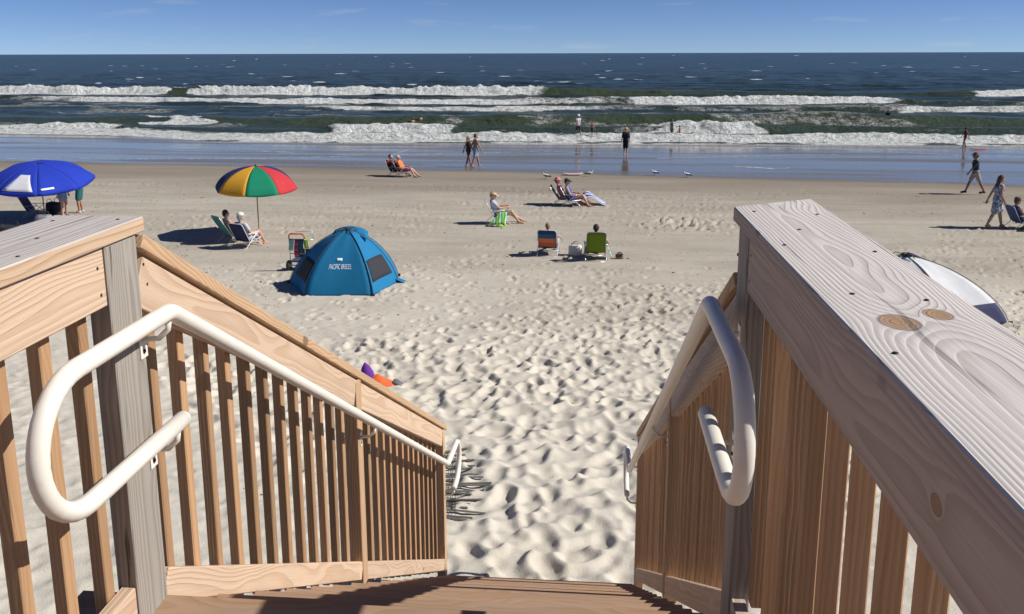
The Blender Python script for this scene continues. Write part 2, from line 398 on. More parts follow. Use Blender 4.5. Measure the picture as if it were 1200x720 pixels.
def relief(X, Y):
    X = np.asarray(X, float); Y = np.asarray(Y, float)
    fx = (X-RX0)/RS; fy = (Y-RY0)/RS; ok = (fx >= 0) & (fx < NX-1) & (fy >= 0) & (fy < NY-1)
    fx = np.clip(fx, 0, NX-1.001); fy = np.clip(fy, 0, NY-1.001); i = fy.astype(int); j = fx.astype(int); a = fx-j; b = fy-i
    return np.where(ok, (RH[i, j]*(1-a)+RH[i, j+1]*a)*(1-b)+(RH[i+1, j]*(1-a)+RH[i+1, j+1]*a)*b, 0)
def G(X, Y): return float(prof(X, Y)+relief(X, Y))
def gpx(px, py):
    """where a photo pixel's line of sight meets the beach"""
    z = 0.0
    for i in range(25):
        p = onz(px, py, z); z = .5*z+.5*float(prof(p[0], p[1]))
    p[2] = G(p[0], p[1]); return Vector(p)

tt = np.concatenate([-np.geomspace(9, .83, 22), np.linspace(-.82, .72, 900), np.geomspace(.73, 9, 22)])
rows = [-90, -40, -20, -10, -6, -4, -3]+list(np.arange(-2, 3, .25))
Yc = 3.0
while Yc < 47: rows.append(Yc); Yc += max(.016, Yc*Yc/(870*5.5)*.95)
rows += list(np.arange(Yc, 72, .35))+[75, 80, 90, 110]
rows = np.array(rows); mult = np.maximum(rows+4, 1.0); mult[rows < -3] = np.array([60, 30, 12, 4, 2, 1])[:int((rows < -3).sum())]
GX = tt[None, :]*mult[:, None]; GY = np.repeat(rows[:, None], len(tt), 1)
GZ = prof(GX, GY)+relief(GX, GY)
e1 = E1(GX); e2 = E2(GX)
wav = (fbm(GX*.12, GY*.5, 21, 3)-.5)
wet = sstep(-1.1, .9, (GY-e1)+wav*3.0)
damp = sstep(-13, 0, (GY-e1)+wav*9)
loose = (1-sstep(13, 24, GY+(fbm(GX*.25, GY*.25, 31, 3)-.5)*12+np.abs(GX)*.12))
def sand_mat():
    t = NT('beach_sand'); co = t.coord('Object'); wet = t.attr('wet'); damp = t.attr('damp'); loose = t.attr('loose')
    st = t.coord('Object', (.25, 1.2, 1)); big = t.noise(st, .9, 5, .6); mid = t.noise(co, 3.0, 5, .65); fine = t.noise(co, 55, 3, .7); grit = t.noise(co, 210, 2, .6)
    firm = t.mixc(t.ss(big, .3, .7), (.385, .345, .285), (.47, .425, .36))
    c = t.mixc(loose, firm, (.60, .555, .475))
    c = t.mixc(t.math('MULTIPLY', t.ss(mid, .48, .75), .35), c, (.34, .30, .25))
    sp = t.ss(fine, .68, .78); c = t.mixc(t.math('MULTIPLY', sp, .5), c, (.14, .115, .09))
    sh = t.ss(grit, .74, .8); c = t.mixc(t.math('MULTIPLY', sh, .35), c, (.7, .67, .6))
    c = t.mixc(t.math('MULTIPLY', damp, .8), c, (.20, .165, .13))
    pud = t.noise(t.coord('Object', (.05, .35, 1)), 1.0, 4, .55)
    c = t.mixc(wet, c, (.150, .128, .108))
    dryr = .95
    wr = t.math('ADD', .08, t.math('MULTIPLY', t.ss(pud, .42, .7), .22))
    ro = t.math('ADD', t.math('MULTIPLY', t.math('SUBTRACT', 1.0, wet), dryr), t.math('MULTIPLY', wet, wr))
    hb = t.math('ADD', t.math('MULTIPLY', mid, .5), t.math('ADD', t.math('MULTIPLY', fine, .25), t.math('MULTIPLY', grit, .06)))
    nb = t.n('Bump'); nb.inputs['Distance'].default_value = .05; t.l(hb, nb.inputs['Height'])
    t.l(t.math('MULTIPLY', t.math('SUBTRACT', 1.0, t.math('MULTIPLY', wet, .985)), .55), nb.inputs['Strength'])
    return t.done(c, ro, nb.outputs[0], **{'IOR': t.math('SUBTRACT', 1.45, t.math('MULTIPLY', wet, .24)), 'Specular IOR Level': t.math('ADD', .15, t.math('MULTIPLY', wet, .10))})
me = np_mesh('beach', np.stack([GX, GY, GZ], -1).reshape(-1, 3), grid_quads(*GX.shape), dict(wet=wet, damp=damp, loose=loose))
beach = obj('beach', me, sand_mat()); beach['kind'] = 'structure'
del GX, GY, GZ, wav, wet, damp, loose

# ------------------------------------------------------------------ sea
SEA = -1.3
ts = np.concatenate([-np.geomspace(12, .86, 14), np.linspace(-.85, .74, 840), np.geomspace(.75, 12, 14)])
rs = list(np.arange(55, 130, .3))+list(np.arange(130, 200, .55)); y = 200.
while y < 40000: rs.append(y); y *= 1.012 if y < 600 else 1.05
rs = np.array(rs); SX = ts[None, :]*rs[:, None]; SY = np.repeat(rs[:, None], len(ts), 1)
H = np.zeros_like(SX); FOAM = np.zeros_like(SX); GRN = np.zeros_like(SX)
att = 1-sstep(220, 500, SY)
for k in range(26):
    lam = math.exp(random.uniform(math.log(2.2), math.log(18))); th = random.gauss(0, .55); kk = 2*math.pi/lam
    H += .0075*lam**.75*np.sin(kk*(SX*math.sin(th)+SY*math.cos(th))+random.uniform(0, 6.28)+2*vn(SX*.05, SY*.05, k))*att
H *= .35+.65*sstep(60, 110, SY)
H *= sstep(-2, 14, SY-E2(SX))*.85+.15
lum = fbm(SX*1.3, SY*1.3, 40, 4); lum2 = fbm(SX*.35, SY*.6, 44, 4); lace = fbm(SX*.30, SY*.85, 47, 5)
def breaker(pts, amp, foam, face=1.6, back=7., trail=5., lift=.35, shift=0.0):
    """pts: photo pixels of the foot of the wave; amp, foam: (px, value) along it"""
    W = [onz(px, py, SEA) for px, py in pts]; wx = [p[0] for p in W]; wy = [p[1] for p in W]
    Y0 = np.interp(SX, wx, wy)+(vn(SX*.12, 3.3, 50)-.5)*2.0+(vn(SX*.5, 7.3, 52)-.5)*.8
    PXX = PX+FP*(SX*RT[0]+SY*RT[1])/(SX*FW[0]+SY*FW[1]+6.8*-FW[2])
    PXX = PXX+(fbm(SX*.16, SY*.55, 55, 4)-.5)*90
    A = np.interp(PXX, [a for a, _ in amp], [b for _, b in amp]); Fm = np.interp(PXX, [a for a, _ in foam], [b for _, b in foam])
    A = A*(.8+.4*vn(SX*.22, 1.7, 60)); d = SY-Y0
    up = sstep(0, face, d); dn = np.exp(-np.clip(d-face, 0, None)**2/(2*(back*.5)**2)); sh = up*dn
    H[:] = np.maximum(H, H*.4+A*sh+Fm*sh*(lum-.45)*A*lift*2.2)
    GRN[:] = np.maximum(GRN, np.clip(A*1.4, 0, 1)*sstep(-.6, .5, d)*np.exp(-np.clip(d-face, 0, None)/2.5)*(1-Fm*.6))
    core = sstep(-1.2, .1, d+(lum-.5)*2.2)*(1-sstep(face+.8, face+2.8+trail*.12, d+(lum2-.5)*4.5))
    tr = sstep(-.5, .5, d)*np.exp(-np.clip(d-face, 0, None)/trail)*sstep(.40, .66, lace)
    fr = sstep(-4.0, -.2, d)*(1-sstep(-.2, 1, d))*sstep(.46, .7, lace)*.8
    FOAM[:] = np.maximum(FOAM, np.clip(Fm*1.15-.55*(1-Fm)*sstep(.35,.65,lum2), 0, 1)*np.maximum(core, np.maximum(tr*.85, fr)))
# outer line, then inner lines towards the shore
breaker([(-200, 111), (0, 111), (620, 112.5), (900, 112), (1200, 113)], [(-200, 1.25), (600, 1.3), (700, 1.0), (860, .45), (1000, .4), (1300, .9)],
        [(-200, 1), (195, 1), (204, .15), (226, .15), (232, 1), (600, 1), (622, .85), (650, .4), (680, .1), (840, 0), (870, .22), (990, .25), (1010, .05), (1140, .05), (1155, .9), (1300, 1)], face=2.4, back=9, trail=7)
breaker([(-200, 116), (0, 116), (60, 118.5), (300, 122), (600, 123), (740, 122.5), (1040, 122), (1200, 124)], [(-200, .5), (60, .5), (600, .55), (740, .8), (1040, .8), (1080, .4), (1300, .4)],
        [(-200, .3), (30, .4), (85, .8), (110, 1), (420, 1), (600, .75), (690, .6), (735, .6), (745, 1), (1030, 1), (1050, .35), (1300, .3)], face=1.9, back=8, trail=9)
breaker([(-100, 127), (300, 128), (390, 128.5), (600, 131), (760, 129), (900, 131), (1060, 132), (1200, 131)], [(-100, .15), (380, .2), (640, .3), (900, .35), (1100, .55), (1300, .55)],
        [(-100, 0), (360, 0), (385, .8), (440, .75), (620, .75), (760, .55), (900, .5), (1050, .55), (1065, .95), (1095, .7), (1150, .75), (1300, .8)], face=1.5, back=6, trail=9)
breaker([(-100, 143), (0, 146), (200, 147), (400, 149), (600, 150), (900, 148), (1200, 149)], [(-100, .35), (30, .45), (140, .5), (200, .6), (300, .65), (700, .95), (950, .95), (1200, .7)],
        [(-100, .1), (180, .12), (190, .9), (232, .85), (240, .08), (505, .05), (515, .5), (535, .5), (545, .03), (905, .03), (925, .15), (1060, .15), (1080, .05), (1300, .1)], face=3.4, back=7, trail=2.2)
breaker([(-100, 153), (0, 153), (140, 154), (300, 156), (400, 157), (540, 156.5), (760, 156), (900, 156.5), (1200, 157)], [(-100, .35), (40, .5), (130, .5), (150, .25), (370, .25), (395, .7), (535, .6), (560, .3), (740, .35), (760, .75), (895, .8), (930, .4), (1300, .35)],
        [(-100, .9), (36, 1), (115, 1), (130, .3), (370, .25), (395, 1), (430, .75), (530, 1), (545, .2), (735, .25), (755, 1), (890, 1), (905, .2), (1180, .2), (1300, .5)], face=1.5, back=4, trail=3)
breaker([(-100, 155), (0, 157), (140, 160), (240, 164), (400, 165), (800, 166), (1200, 167)], [(-100, .22), (140, .3), (400, .34), (1200, .34)],
        [(-100, .9), (0, .95), (140, 1), (1300, 1)], face=1.3, back=5, trail=6, lift=.6)
# foam sheet of the run-up
dd = SY-E2(SX)
swash = sstep(-.9, -.2, dd+(lum2-.5)*2.2)*(1-sstep(3.0, 8.5, dd))*np.clip(.35+.9*sstep(.38, .58, fbm(SX*.45, SY*.9, 71, 5)), 0, 1)
FOAM = np.maximum(FOAM, swash)
lacy = sstep(.50, .70, fbm(SX*.12, SY*.33, 75, 5))*.55*(1-sstep(125, 150, SY))*sstep(62, 70, SY); FOAM = np.maximum(FOAM, lacy)
# scattered whitecaps far out
for k in range(230):
    D = math.exp(random.uniform(math.log(190), math.log(2600))); X = random.uniform(-.72, .66)*D; ww = random.uniform(.6, 2.2)*(D/300)**.5; dp = D*.006*random.uniform(.6, 1.2)
    i0 = np.searchsorted(rs, D-dp*3); i1 = np.searchsorted(rs, D+dp*3)+1
    FOAM[i0:i1] = np.maximum(FOAM[i0:i1], np.exp(-((SX[i0:i1]-X)/ww)**2-((SY[i0:i1]-D)/dp)**2)*1.5)
runup = np.clip((fbm(SX*.10, SY*.2, 80, 3)-.5)*.10, -.04, .05)
SZ = SEA+H*sstep(-1, 5, dd)+runup*(1-sstep(0, 8, dd))
SZ = np.where(dd < -6, SEA-.3, SZ)
keep = SY[:, 0] > 0
shal = 1-sstep(70, 150, SY)
def sea_mat():
    t = NT('sea_water'); co = t.coord('Object'); foam = t.attr('foam'); grn = t.attr('green'); sh = t.attr('shallow')
    n1 = t.noise(t.coord('Object', (.55, 1, 1)), .55, 5, .6); n2 = t.noise(t.coord('Object', (.6, 1, 1)), 2.6, 4, .6)
    far = t.noise(t.coord('Object', (.02, .05, 1)), 1.0, 5, .65)
    chop_tone = t.noise(t.coord('Object', (.16, .5, 1)), 1.0, 5, .7)
    fc = t.math('ADD', t.math('MULTIPLY', far, .5), t.math('MULTIPLY', chop_tone, .5))
    deep = t.mixc(t.ss(fc, .36, .64), (.010, .021, .021), (.036, .056, .054))  # light and dark of the small waves put into the water colour
    c = t.mixc(t.math('MULTIPLY', sh, .55), deep, (.034, .055, .055))
    c = t.mixc(t.math('MULTIPLY', grn, .75), c, (.055, .072, .040))
    fn = t.noise(co, 1.5, 6, .7); fn2 = t.noise(co, 6.0, 4, .7)
    fm = t.math('ADD', foam, t.math('MULTIPLY', t.math('SUBTRACT', t.math('ADD', t.math('MULTIPLY', fn, .65), t.math('MULTIPLY', fn2, .35)), .5), 1.25))
    fm = t.math('MULTIPLY', t.ss(fm, .40, .80), t.ss(foam, .04, .16))
    c2 = t.mixc(fm, c, t.mixc(t.ss(t.math('ADD', t.math('MULTIPLY', fn, .6), t.math('MULTIPLY', fn2, .4)), .35, .62), (.42, .47, .47), (.88, .88, .86)))
    ro = t.math('ADD', .22, t.math('MULTIPLY', fm, .7))
    h = t.math('ADD', t.math('MULTIPLY', n1, .8), t.math('MULTIPLY', n2, .28)); h = t.math('ADD', h, t.math('MULTIPLY', t.math('MULTIPLY', fm, fn), .9))
    return t.done(c2, ro, t.bump(h, .9, 1.0), **{'Specular IOR Level': t.math('MULTIPLY', t.math('SUBTRACT', 1.0, fm), .06), 'IOR': 1.33})
me = np_mesh('sea', np.stack([SX, SY, SZ], -1).reshape(-1, 3), grid_quads(*SX.shape), dict(foam=FOAM, green=GRN, shallow=shal))
sea = obj('sea', me, sea_mat()); sea['kind'] = 'structure'
_SXr = (rs, ts, SZ)
def sea_z(X, Y):
    i = int(np.clip(np.searchsorted(rs, Y), 0, len(rs)-1)); j = int(np.clip(np.searchsorted(ts*rs[i], X), 0, len(ts)-1)); return float(SZ[i, j])
# ------------------------------------------------------------------ timber stairs and deck
def board_mesh(name, L, W, T, bev=.003):
    bm = bmesh.new(); bmesh.ops.create_cube(bm, size=1.0)
    for v in bm.verts: v.co.x *= L; v.co.y *= W; v.co.z *= T
    bmesh.ops.bevel(bm, geom=bm.edges[:], offset=bev, segments=1, affect='EDGES')
    me = bpy.data.meshes.new(name); bm.to_mesh(me); bm.free(); return me
_bm = {}
def board(name, p0, p1, W, T, mat, parent, wdir, jig=0.0):
    """board from p0 to p1 (centre line); wdir: direction of its width; local X runs along it"""
    p0 = Vector(p0); p1 = Vector(p1); d = p1-p0; Ln = d.length; X = d.normalized()
    wd = Vector(wdir); Yv = (wd-X*wd.dot(X)).normalized(); Z = X.cross(Yv)
    key = (name, round(Ln, 3), W, T, mat.name)
    if key not in _bm: _bm[key] = board_mesh(name, Ln, W, T); _bm[key].materials.append(mat)
    c = (p0+p1)/2-Vector(parent.location)
    M = Matrix(((X.x, Yv.x, Z.x, c.x), (X.y, Yv.y, Z.y, c.y), (X.z, Yv.z, Z.z, c.z), (0, 0, 0, 1)))
    if jig: M = M @ Matrix.Rotation(random.gauss(0, jig), 4, 'X') @ Matrix.Rotation(random.gauss(0, jig*.25), 4, 'Z')
    return obj(name, _bm[key], mat, parent, M)

Y0, DECK = 2.04, 4.06; RUN, RISE, NT_ = .281, .1785, 16
XLI, XRI0, XRI1 = -1.12, .400, .440            # inner faces of the two railings
st = root('beach_stairs', 'brown timber stair flight running down from the boardwalk onto the sand', 'stairs', (-.34, 6.3, G(-.34, 6.3)))
for i in range(NT_):
    z = DECK-RISE*(i+1); ya = Y0+RUN*i-.02
    for k in range(2):
        c = ya+.07+k*.146
        board('tread_plank', (-1.105, c, z-.019+random.uniform(-.002, .002)), (.40+.0018*i, c, z-.019+random.uniform(-.002, .002)), .140, .038, TREADM, st, (0, 1, 0))
    board('riser_board', (-1.10, ya-.002, z+.069), (.395+.0018*i, ya-.002, z+.069), .136, .019, TREADM, st, (0, 0, 1))
for X in (-1.06, -.35, .36):
    board('stringer', (X, Y0+.05, DECK-.36), (X, Y0+.10+RUN*(NT_-.3), DECK-.36-RISE*(NT_-.55)), .235, .038, TREADM, st, (0, 0, 1))
dk = root('boardwalk_deck', 'timber boardwalk deck of cross planks at the head of the stairs', 'deck', (-.35, 0, G(-.35, 0)))
for i in range(33):
    c = Y0-.075-i*.1455
    board('deck_plank', (-1.36, c, DECK-.019), (.66, c, DECK-.019), .140, .038, TREADM, dk, (0, 1, 0))
for X in (-1.16, -.35, .46): board('joist', (X, Y0-.05, DECK-.133), (X, Y0-4.8, DECK-.133), .184, .038, TREADM, dk, (0, 0, 1))
for Yp in (Y0-.5, Y0-2.6, Y0-4.6):
    for X in (-1.28, .58): board('support_post', (X, Yp, G(X, Yp)-.4), (X, Yp, DECK-.042), .09, .09, GREY, dk, (0, 1, 0))

def railing(side):
    s = -1 if side == 'L' else 1
    def XI(y): return XLI if s < 0 else XRI0+(XRI1-XRI0)*max(0, y-2)/4.5
    yT = 1.965 if s < 0 else 2.20; hw = .073 if s < 0 else .062                # centre of the post at the stair head
    lab = ('sunlit pine railing with a weathered grey head post, sand showing between its balusters' if s < 0 else
           'shaded timber railing whose broad silvery plank cap has two brown knots')
    r = root('stair_railing', lab, 'railing', (XI(2)+s*.045, yT, G(XI(2)+s*.045, yT)))
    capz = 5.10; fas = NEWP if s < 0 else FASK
    xc = lambda y, off: XI(y)+s*off
    # head, middle and foot posts; their inner faces stand 2 mm proud of the boards
    board('post', (xc(2, .025), yT, 1.0), (xc(2, .025), yT, capz-.041), .142 if s < 0 else .12, .054, GREY, r, (0, 1, 0))
    yM = 4.02; yE = 6.49
    def ztop(y): return 5.035-(y-2.02)*.560      # underside of the sloping cap
    def zbot(y): return 4.045-(y-2.02)*.622      # lower edge of the foot board
    board('post', (xc(yM, .0325), yM, zbot(yM)-.02), (xc(yM, .0325), yM, ztop(yM)-.006), .089, .069, NEW, r, (0, 1, 0))
    board('post', (xc(yE, .0325), yE, .75), (xc(yE, .0325), yE, ztop(yE)-.006), .089, .069, NEW, r, (0, 1, 0))
    # level deck section
    yEnd = yT+hw
    if s < 0:
        board('cap_plank', (XLI+.010-.1175, yEnd+.03, capz-.019), (XLI+.010-.1175, -2.6, capz-.019), .235, .038, CAPM, r, (1, 0, 0))
    else:
        o = board('cap_plank', (XRI0-.010+.1175, 2.315, capz-.019), (XRI0-.010+.1175, -2.6, capz-.019), .235, .038, CAPK, r, (1, 0, 0))
        o.data = o.data.copy()
        for v in o.data.vertices:               # its end is cut askew
            if v.co.x < -1.0: v.co.x -= .62*(v.co.y+.1175)
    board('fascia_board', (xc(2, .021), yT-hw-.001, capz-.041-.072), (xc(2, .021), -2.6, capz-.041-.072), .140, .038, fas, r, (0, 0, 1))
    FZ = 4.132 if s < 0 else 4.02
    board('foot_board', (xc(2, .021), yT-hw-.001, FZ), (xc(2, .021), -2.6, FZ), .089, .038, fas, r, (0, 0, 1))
    y = yT-hw-.042
    while y > -2.5:
        board('baluster', (xc(2, .061), y, 4.075), (xc(2, .061), y, capz-.07), .038, .034, SLAT, r, (0, 1, 0), jig=.02); y -= .146
    # sloping section
    def pt(y, off, z): return (xc(y, off), y, z)
    cs = NEW if s < 0 else NEW
    ya = yT+hw+.006; yb = yE+.10
    sl = Vector((0, 1, -.560)).normalized(); nrm = Vector((0, .560, 1)).normalized()
    board('sloping_cap_plank', Vector(pt(ya, .060, ztop(ya)))+nrm*.019, Vector(pt(yb, .060, ztop(yb)))+nrm*.019, .140, .038, cs, r, (1, 0, 0))
    for (a, b) in ((ya-.004, yM-.047), (yM+.047, yE-.046)):
        k = .147/2
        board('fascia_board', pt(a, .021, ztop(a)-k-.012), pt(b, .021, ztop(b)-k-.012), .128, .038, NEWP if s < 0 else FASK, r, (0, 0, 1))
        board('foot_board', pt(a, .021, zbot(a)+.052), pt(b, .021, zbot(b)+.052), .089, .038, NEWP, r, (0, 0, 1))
    for (a, b, m) in ((yT+hw, yM-.045, 12), (yM+.045, yE-.045, 14)):
        for j in range(m):
            y = a+(b-a)*(j+.75)/(m+.35)
            board('baluster', pt(y, .061, zbot(y)-.01), pt(y, .061, ztop(y)-.05), .038, .034, SLAT, r, (0, 1, 0), jig=.02)
    # screw heads
    mb = MB(); mb.lathe([(.0045, -.004), (.0045, .0012), (.002, .0016)], seg=8); sm = mb.mesh('screw_head')
    for (x, y) in [(.04, .02), (.19, .05), (.03, .42), (.20, .47), (.06, .80), (.17, .83), (.03, 1.1), (.20, 1.16), (.10, .25), (.12, 1.3)]:
        obj('screw_head', sm, SCREW, r, Matrix.Translation(Vector((xc(2, -.01+x), yEnd-y, capz+.0005))-r.location))
    for (dy, dz) in [(-hw-.03, -.035), (-hw-.025, -.10), (hw+.03, -.075), (hw+.04, -.13)]:
        obj('screw_head', sm, SCREW, r, Matrix.Translation(Vector((xc(2, .0025), yT+dy, capz-.05+dz))-r.location) @ Matrix.Rotation(-s*math.pi/2, 4, 'Y'))
    return r
railing('L'); railing('R')

def arc(c, rad, a0, a1, n=12):
    return [(c[0]+rad*math.cos(a0+(a1-a0)*i/n), c[1]+rad*math.sin(a0+(a1-a0)*i/n)) for i in range(n+1)]
def fillet(P, rad, n=7):
    out = [P[0]]
    for i in range(1, len(P)-1):
        a, b, c = map(Vector, (P[i-1], P[i], P[i+1])); u = (a-b).normalized(); v = (c-b).normalized(); ang = u.angle(v)
        t = min(rad/math.tan(ang/2), (a-b).length*.45, (c-b).length*.45)
        for k in range(n+1):
            s = k/n; out.append(tuple((b+u*t)*(1-s)**2+b*2*s*(1-s)+(b+v*t)*s*s))
    return out+[P[-1]]
def handrail(side):
    s = -1 if side == 'L' else 1; dy = 0.0 if s < 0 else .18
    X = (XLI+.078) if s < 0 else (XRI0-.078)
    R1 = .150; zt = 4.865; zb = zt-2*R1; yl = 1.615+dy; yk = 2.03+dy
    zk = zt; y2 = 6.20; z2 = 2.375; y3 = 6.62; R2 = .165
    path = [(2.05+dy*.8, zb), (yl+.12, zb)]+arc((yl, zb+R1), R1, -math.pi/2, -3*math.pi/2, 16)+[(yl+.12, zt)]
    path += fillet([(yl+.2, zt), (yk, zt), (y2, z2), (y3, z2-.03)], .10)
    path += arc((y3, z2-.03-R2), R2, math.pi/2, -math.pi/2, 14)+[(6.50, z2-.03-2*R2)]
    # resample so that the tube bends evenly
    P3 = [Vector((X+(0 if s < 0 else (XRI1-XRI0)*max(0, y-2)/4.5), y, z)) for y, z in path]
    h = root('handrail', ('cream painted tubular handrail looping back on itself, fixed along the lit railing' if s < 0 else
             'cream painted tubular handrail fixed along the shaded railing, its loop mostly in shade'), 'handrail', (X, yk, zk-.3))
    off = Vector(h.location)
    MB().tube([p-off for p in P3], .0215, 16).build('tube', RAIL, h)
    mb = MB(); mb.lathe([(.0215, 0), (.020, .006), (.012, .011), (.002, .013)], seg=14)
    cap = mb.mesh('end_cap')
    for (p, ang) in ((P3[0], -math.pi/2), (P3[-1], math.pi/2)):
        obj('end_cap', cap, RAIL, h, Matrix.Translation(p-off) @ Matrix.Rotation(ang, 4, 'X'))
    sl = (z2-zk)/(y2-yk)
    for (y, z) in ((2.02+dy*.9, zt-.0), (2.02+dy*.9, zb), (4.02, zk+sl*(4.02-yk)), (6.47, z2-.03), (6.50, z2-.03-2*R2)):
        xi = XLI if s < 0 else XRI0+(XRI1-XRI0)*max(0, y-2)/4.5
        xr = xi-s*.078
        b = MB(); b.tube([(xr, y, z-.018), (xr+s*.004, y, z-.045), (xr+s*.03, y, z-.07), (xi-s*.004, y, z-.075)], .0075, 8)
        V = [Vector(v)-off for v in b.V]; b.V = V
        br = b.build('bracket', RAIL, h)
        b = MB(); b.box(Vector((xi-s*.0035, y, z-.085))-off, (.005, .034, .075)); b.build('bracket_plate', RAIL, br, smooth=False)
        b = MB(); b.lathe([(.0055, -.003), (.0055, .003), (.002, .0045)], seg=8, c=Vector((xi-s*.0055, y, z-.105))-off, R=Matrix.Rotation(-s*math.pi/2, 3, 'Y')); b.build('bolt', SCREW, br)
handrail('L'); handrail('R')

# fan of thin dark slats lying on the sand beside the stair foot
c = gpx(541, 566); fr = root('slat_fan', 'fan of dark grey slats lying on the sand at the foot of the stairs', 'fence', c)
for i in range(24):
    t = i/23; a = gpx(520, 602-70*t+random.uniform(-2, 2)); ln = random.uniform(.26, .50)*(1.15-.75*abs(t-.42)); an = -.10+.75*t+random.uniform(-.10, .10)
    p0 = a+Vector((-.25, -.05, 0)); p1 = a+Vector((math.cos(an)*ln, math.sin(an)*ln, 0))
    p1.z = G(p1.x, p1.y)+random.uniform(-.004, .02); p0.z = max(G(p0.x, p0.y), G(a.x, a.y))+random.uniform(.01, .05)
    board('slat', p0, p1, .030, .008, DARKSLAT, fr, (0, 1, random.uniform(-.2, .2)))
for k in (0.25, .7):
    b = MB(); P = []
    for i in range(9):
        q = gpx(528+8*k, 602-72*i/8); P.append(q-c+Vector((0, 0, .04)))
    b.tube(P, .003, 5); b.build('wire', DARKM, fr)
# ------------------------------------------------------------------ beach furniture
def beach_chair(label, base, face, back, seat=None, frame=None, group=None, recline=26, h=.62, seatz=.24):
    seat = seat or back; frame = frame or STEEL
    r = root('beach_chair', label, 'chair', base, face, group); wd = .26; R = math.radians(recline)
    hy, hz = -.20, seatz-.03; ty, tz = hy-h*math.sin(R), hz+h*math.cos(R)
    n = 7
    P = [[(x, -.20+.46*i/n, seatz-.02+.055*(i/n)-.03*math.sin(math.pi*i/n)-.015*(1-(x/wd)**2)) for x in np.linspace(-wd+.012, wd-.012, 7)] for i in range(n+1)]
    MB().sheet(P, .008).build('seat', seat, r)
    P = [[(x, hy+(ty-hy)*i/n-.035*math.sin(math.pi*i/n)*(1-(x/wd)**2*.6), hz+.02+(tz-hz-.03)*i/n) for x in np.linspace(-wd+.012, wd-.012, 7)] for i in range(n+1)]
    MB().sheet(P, .008).build('backrest', back, r)
    b = MB(); b.tube([(-wd, .27, seatz+.035), (-wd, hy, hz), (-wd, ty, tz-.05), (-wd+.05, ty-.01, tz), (wd-.05, ty-.01, tz), (wd, ty, tz-.05), (wd, hy, hz), (wd, .27, seatz+.035)], .011, 7)
    b.tube([(-wd, .27, seatz+.035), (wd, .27, seatz+.035)], .011, 7); b.build('frame', frame, r)
    for s in (-1, 1):
        x = s*(wd+.02)
        MB().tube([(x, -.42, .0), (x, -.38, .06), (x, .08, .44)], .010, 7).build('leg', frame, r)
        MB().tube([(x, .30, .0), (x, .26, .06), (x, -.22, .44)], .010, 7).build('leg', frame, r)
        MB().sheet([[(x-.022, y, .452+.01*math.sin((y+.3)*5)), (x+.022, y, .452+.01*math.sin((y+.3)*5))] for y in np.linspace(-.30, .14, 6)], .018).build('armrest', frame, r)
    for y in (-.42, .30): MB().tube([(-wd-.02, y, .012), (wd+.02, y, .012)], .010, 7).build('foot_bar', frame, r)
    return r

def umbrella(name, label, base, R, zr, zt, panels, pole_mat, tilt=(0, 0), n=8, rot=0.0, valance=.07, window=None, e=.80, logo=None):
    r = root(name, label, 'umbrella', base); T = Matrix.Rotation(tilt[0], 4, 'X') @ Matrix.Rotation(tilt[1], 4, 'Y')
    piv = Vector((0, 0, zr)); Mt = Matrix.Translation(piv) @ T @ Matrix.Translation(-piv)
    def P(a, t):                                   # t 0 apex .. 1 rim
        rr = R*math.sin(t*math.pi/2*e)/math.sin(math.pi/2*e); z = zt-(zt-zr)*(1-math.cos(t*math.pi/2*e))/(1-math.cos(math.pi/2*e))
        k = (a-rot)/(2*math.pi/n); f = k-math.floor(k); sag = 1-.075*math.sin(math.pi*f)*t; zz = z-.02*math.sin(math.pi*f)*t
        return Mt @ Vector((rr*sag*math.cos(a), rr*sag*math.sin(a), zz))
    for i in range(n):
        a0 = rot+2*math.pi*i/n; a1 = rot+2*math.pi*(i+1)/n; m = 9
        G_ = [[P(a0+(a1-a0)*j/8, max(.015, k/m)) for j in range(9)] for k in range(m+1)]
        G_.append([p+Mt.to_3x3() @ Vector((.012*math.cos(a0+(a1-a0)*j/8), .012*math.sin(a0+(a1-a0)*j/8), -valance*(.75+.25*math.sin(math.pi*j/8)))) for j, p in enumerate(G_[m])])
        pn = MB().sheet(G_, .006).build('panel', panels[i % len(panels)], r)
        if window and window[0] == i:
            w0, w1, t0, t1 = window[1:5]
            MB().sheet([[P(a0+(a1-a0)*(.5+(u-.5)*(.55+.45*k/6)*2*w1), t0+(t1-t0)*k/6)*1.0+Vector((0, 0, .0))+(P(a0+(a1-a0)*.5, .6)-Vector((0, 0, zr-.6))).normalized()*.022 for u in np.linspace(0, 1, 7)] for k in range(7)], .004).build('window', window[5], pn)
        if logo and logo[0] == i:
            nn = (P(a0+(a1-a0)*.5, .8)-Vector((0, 0, zr-.9))).normalized()*.03
            MB().sheet([[P(a0+(a1-a0)*u, t)+nn for u in np.linspace(logo[1], logo[2], 7)] for t in (logo[3], logo[4])], .004).build('printed_logo', cloth((.85, .85, .9)), pn)
    for i in range(n):
        a = rot+2*math.pi*i/n
        MB().tube([P(a, t)-Vector((0, 0, .018)) for t in np.linspace(.03, 1, 8)], .005, 5).build('rib', STEEL, r)
    top = Mt @ Vector((0, 0, zt)); hub = Mt @ Vector((0, 0, zr+.1))
    b = MB(); b.tube([(0, 0, -.25), (0, 0, zr+.02), tuple(top)], .019, 10); b.build('pole', pole_mat, r)
    b = MB(); b.lathe([(.03, 0), (.035, .02), (.02, .05), (.008, .075)], c=top, seg=10); b.build('finial', DARKM, r)
    return r

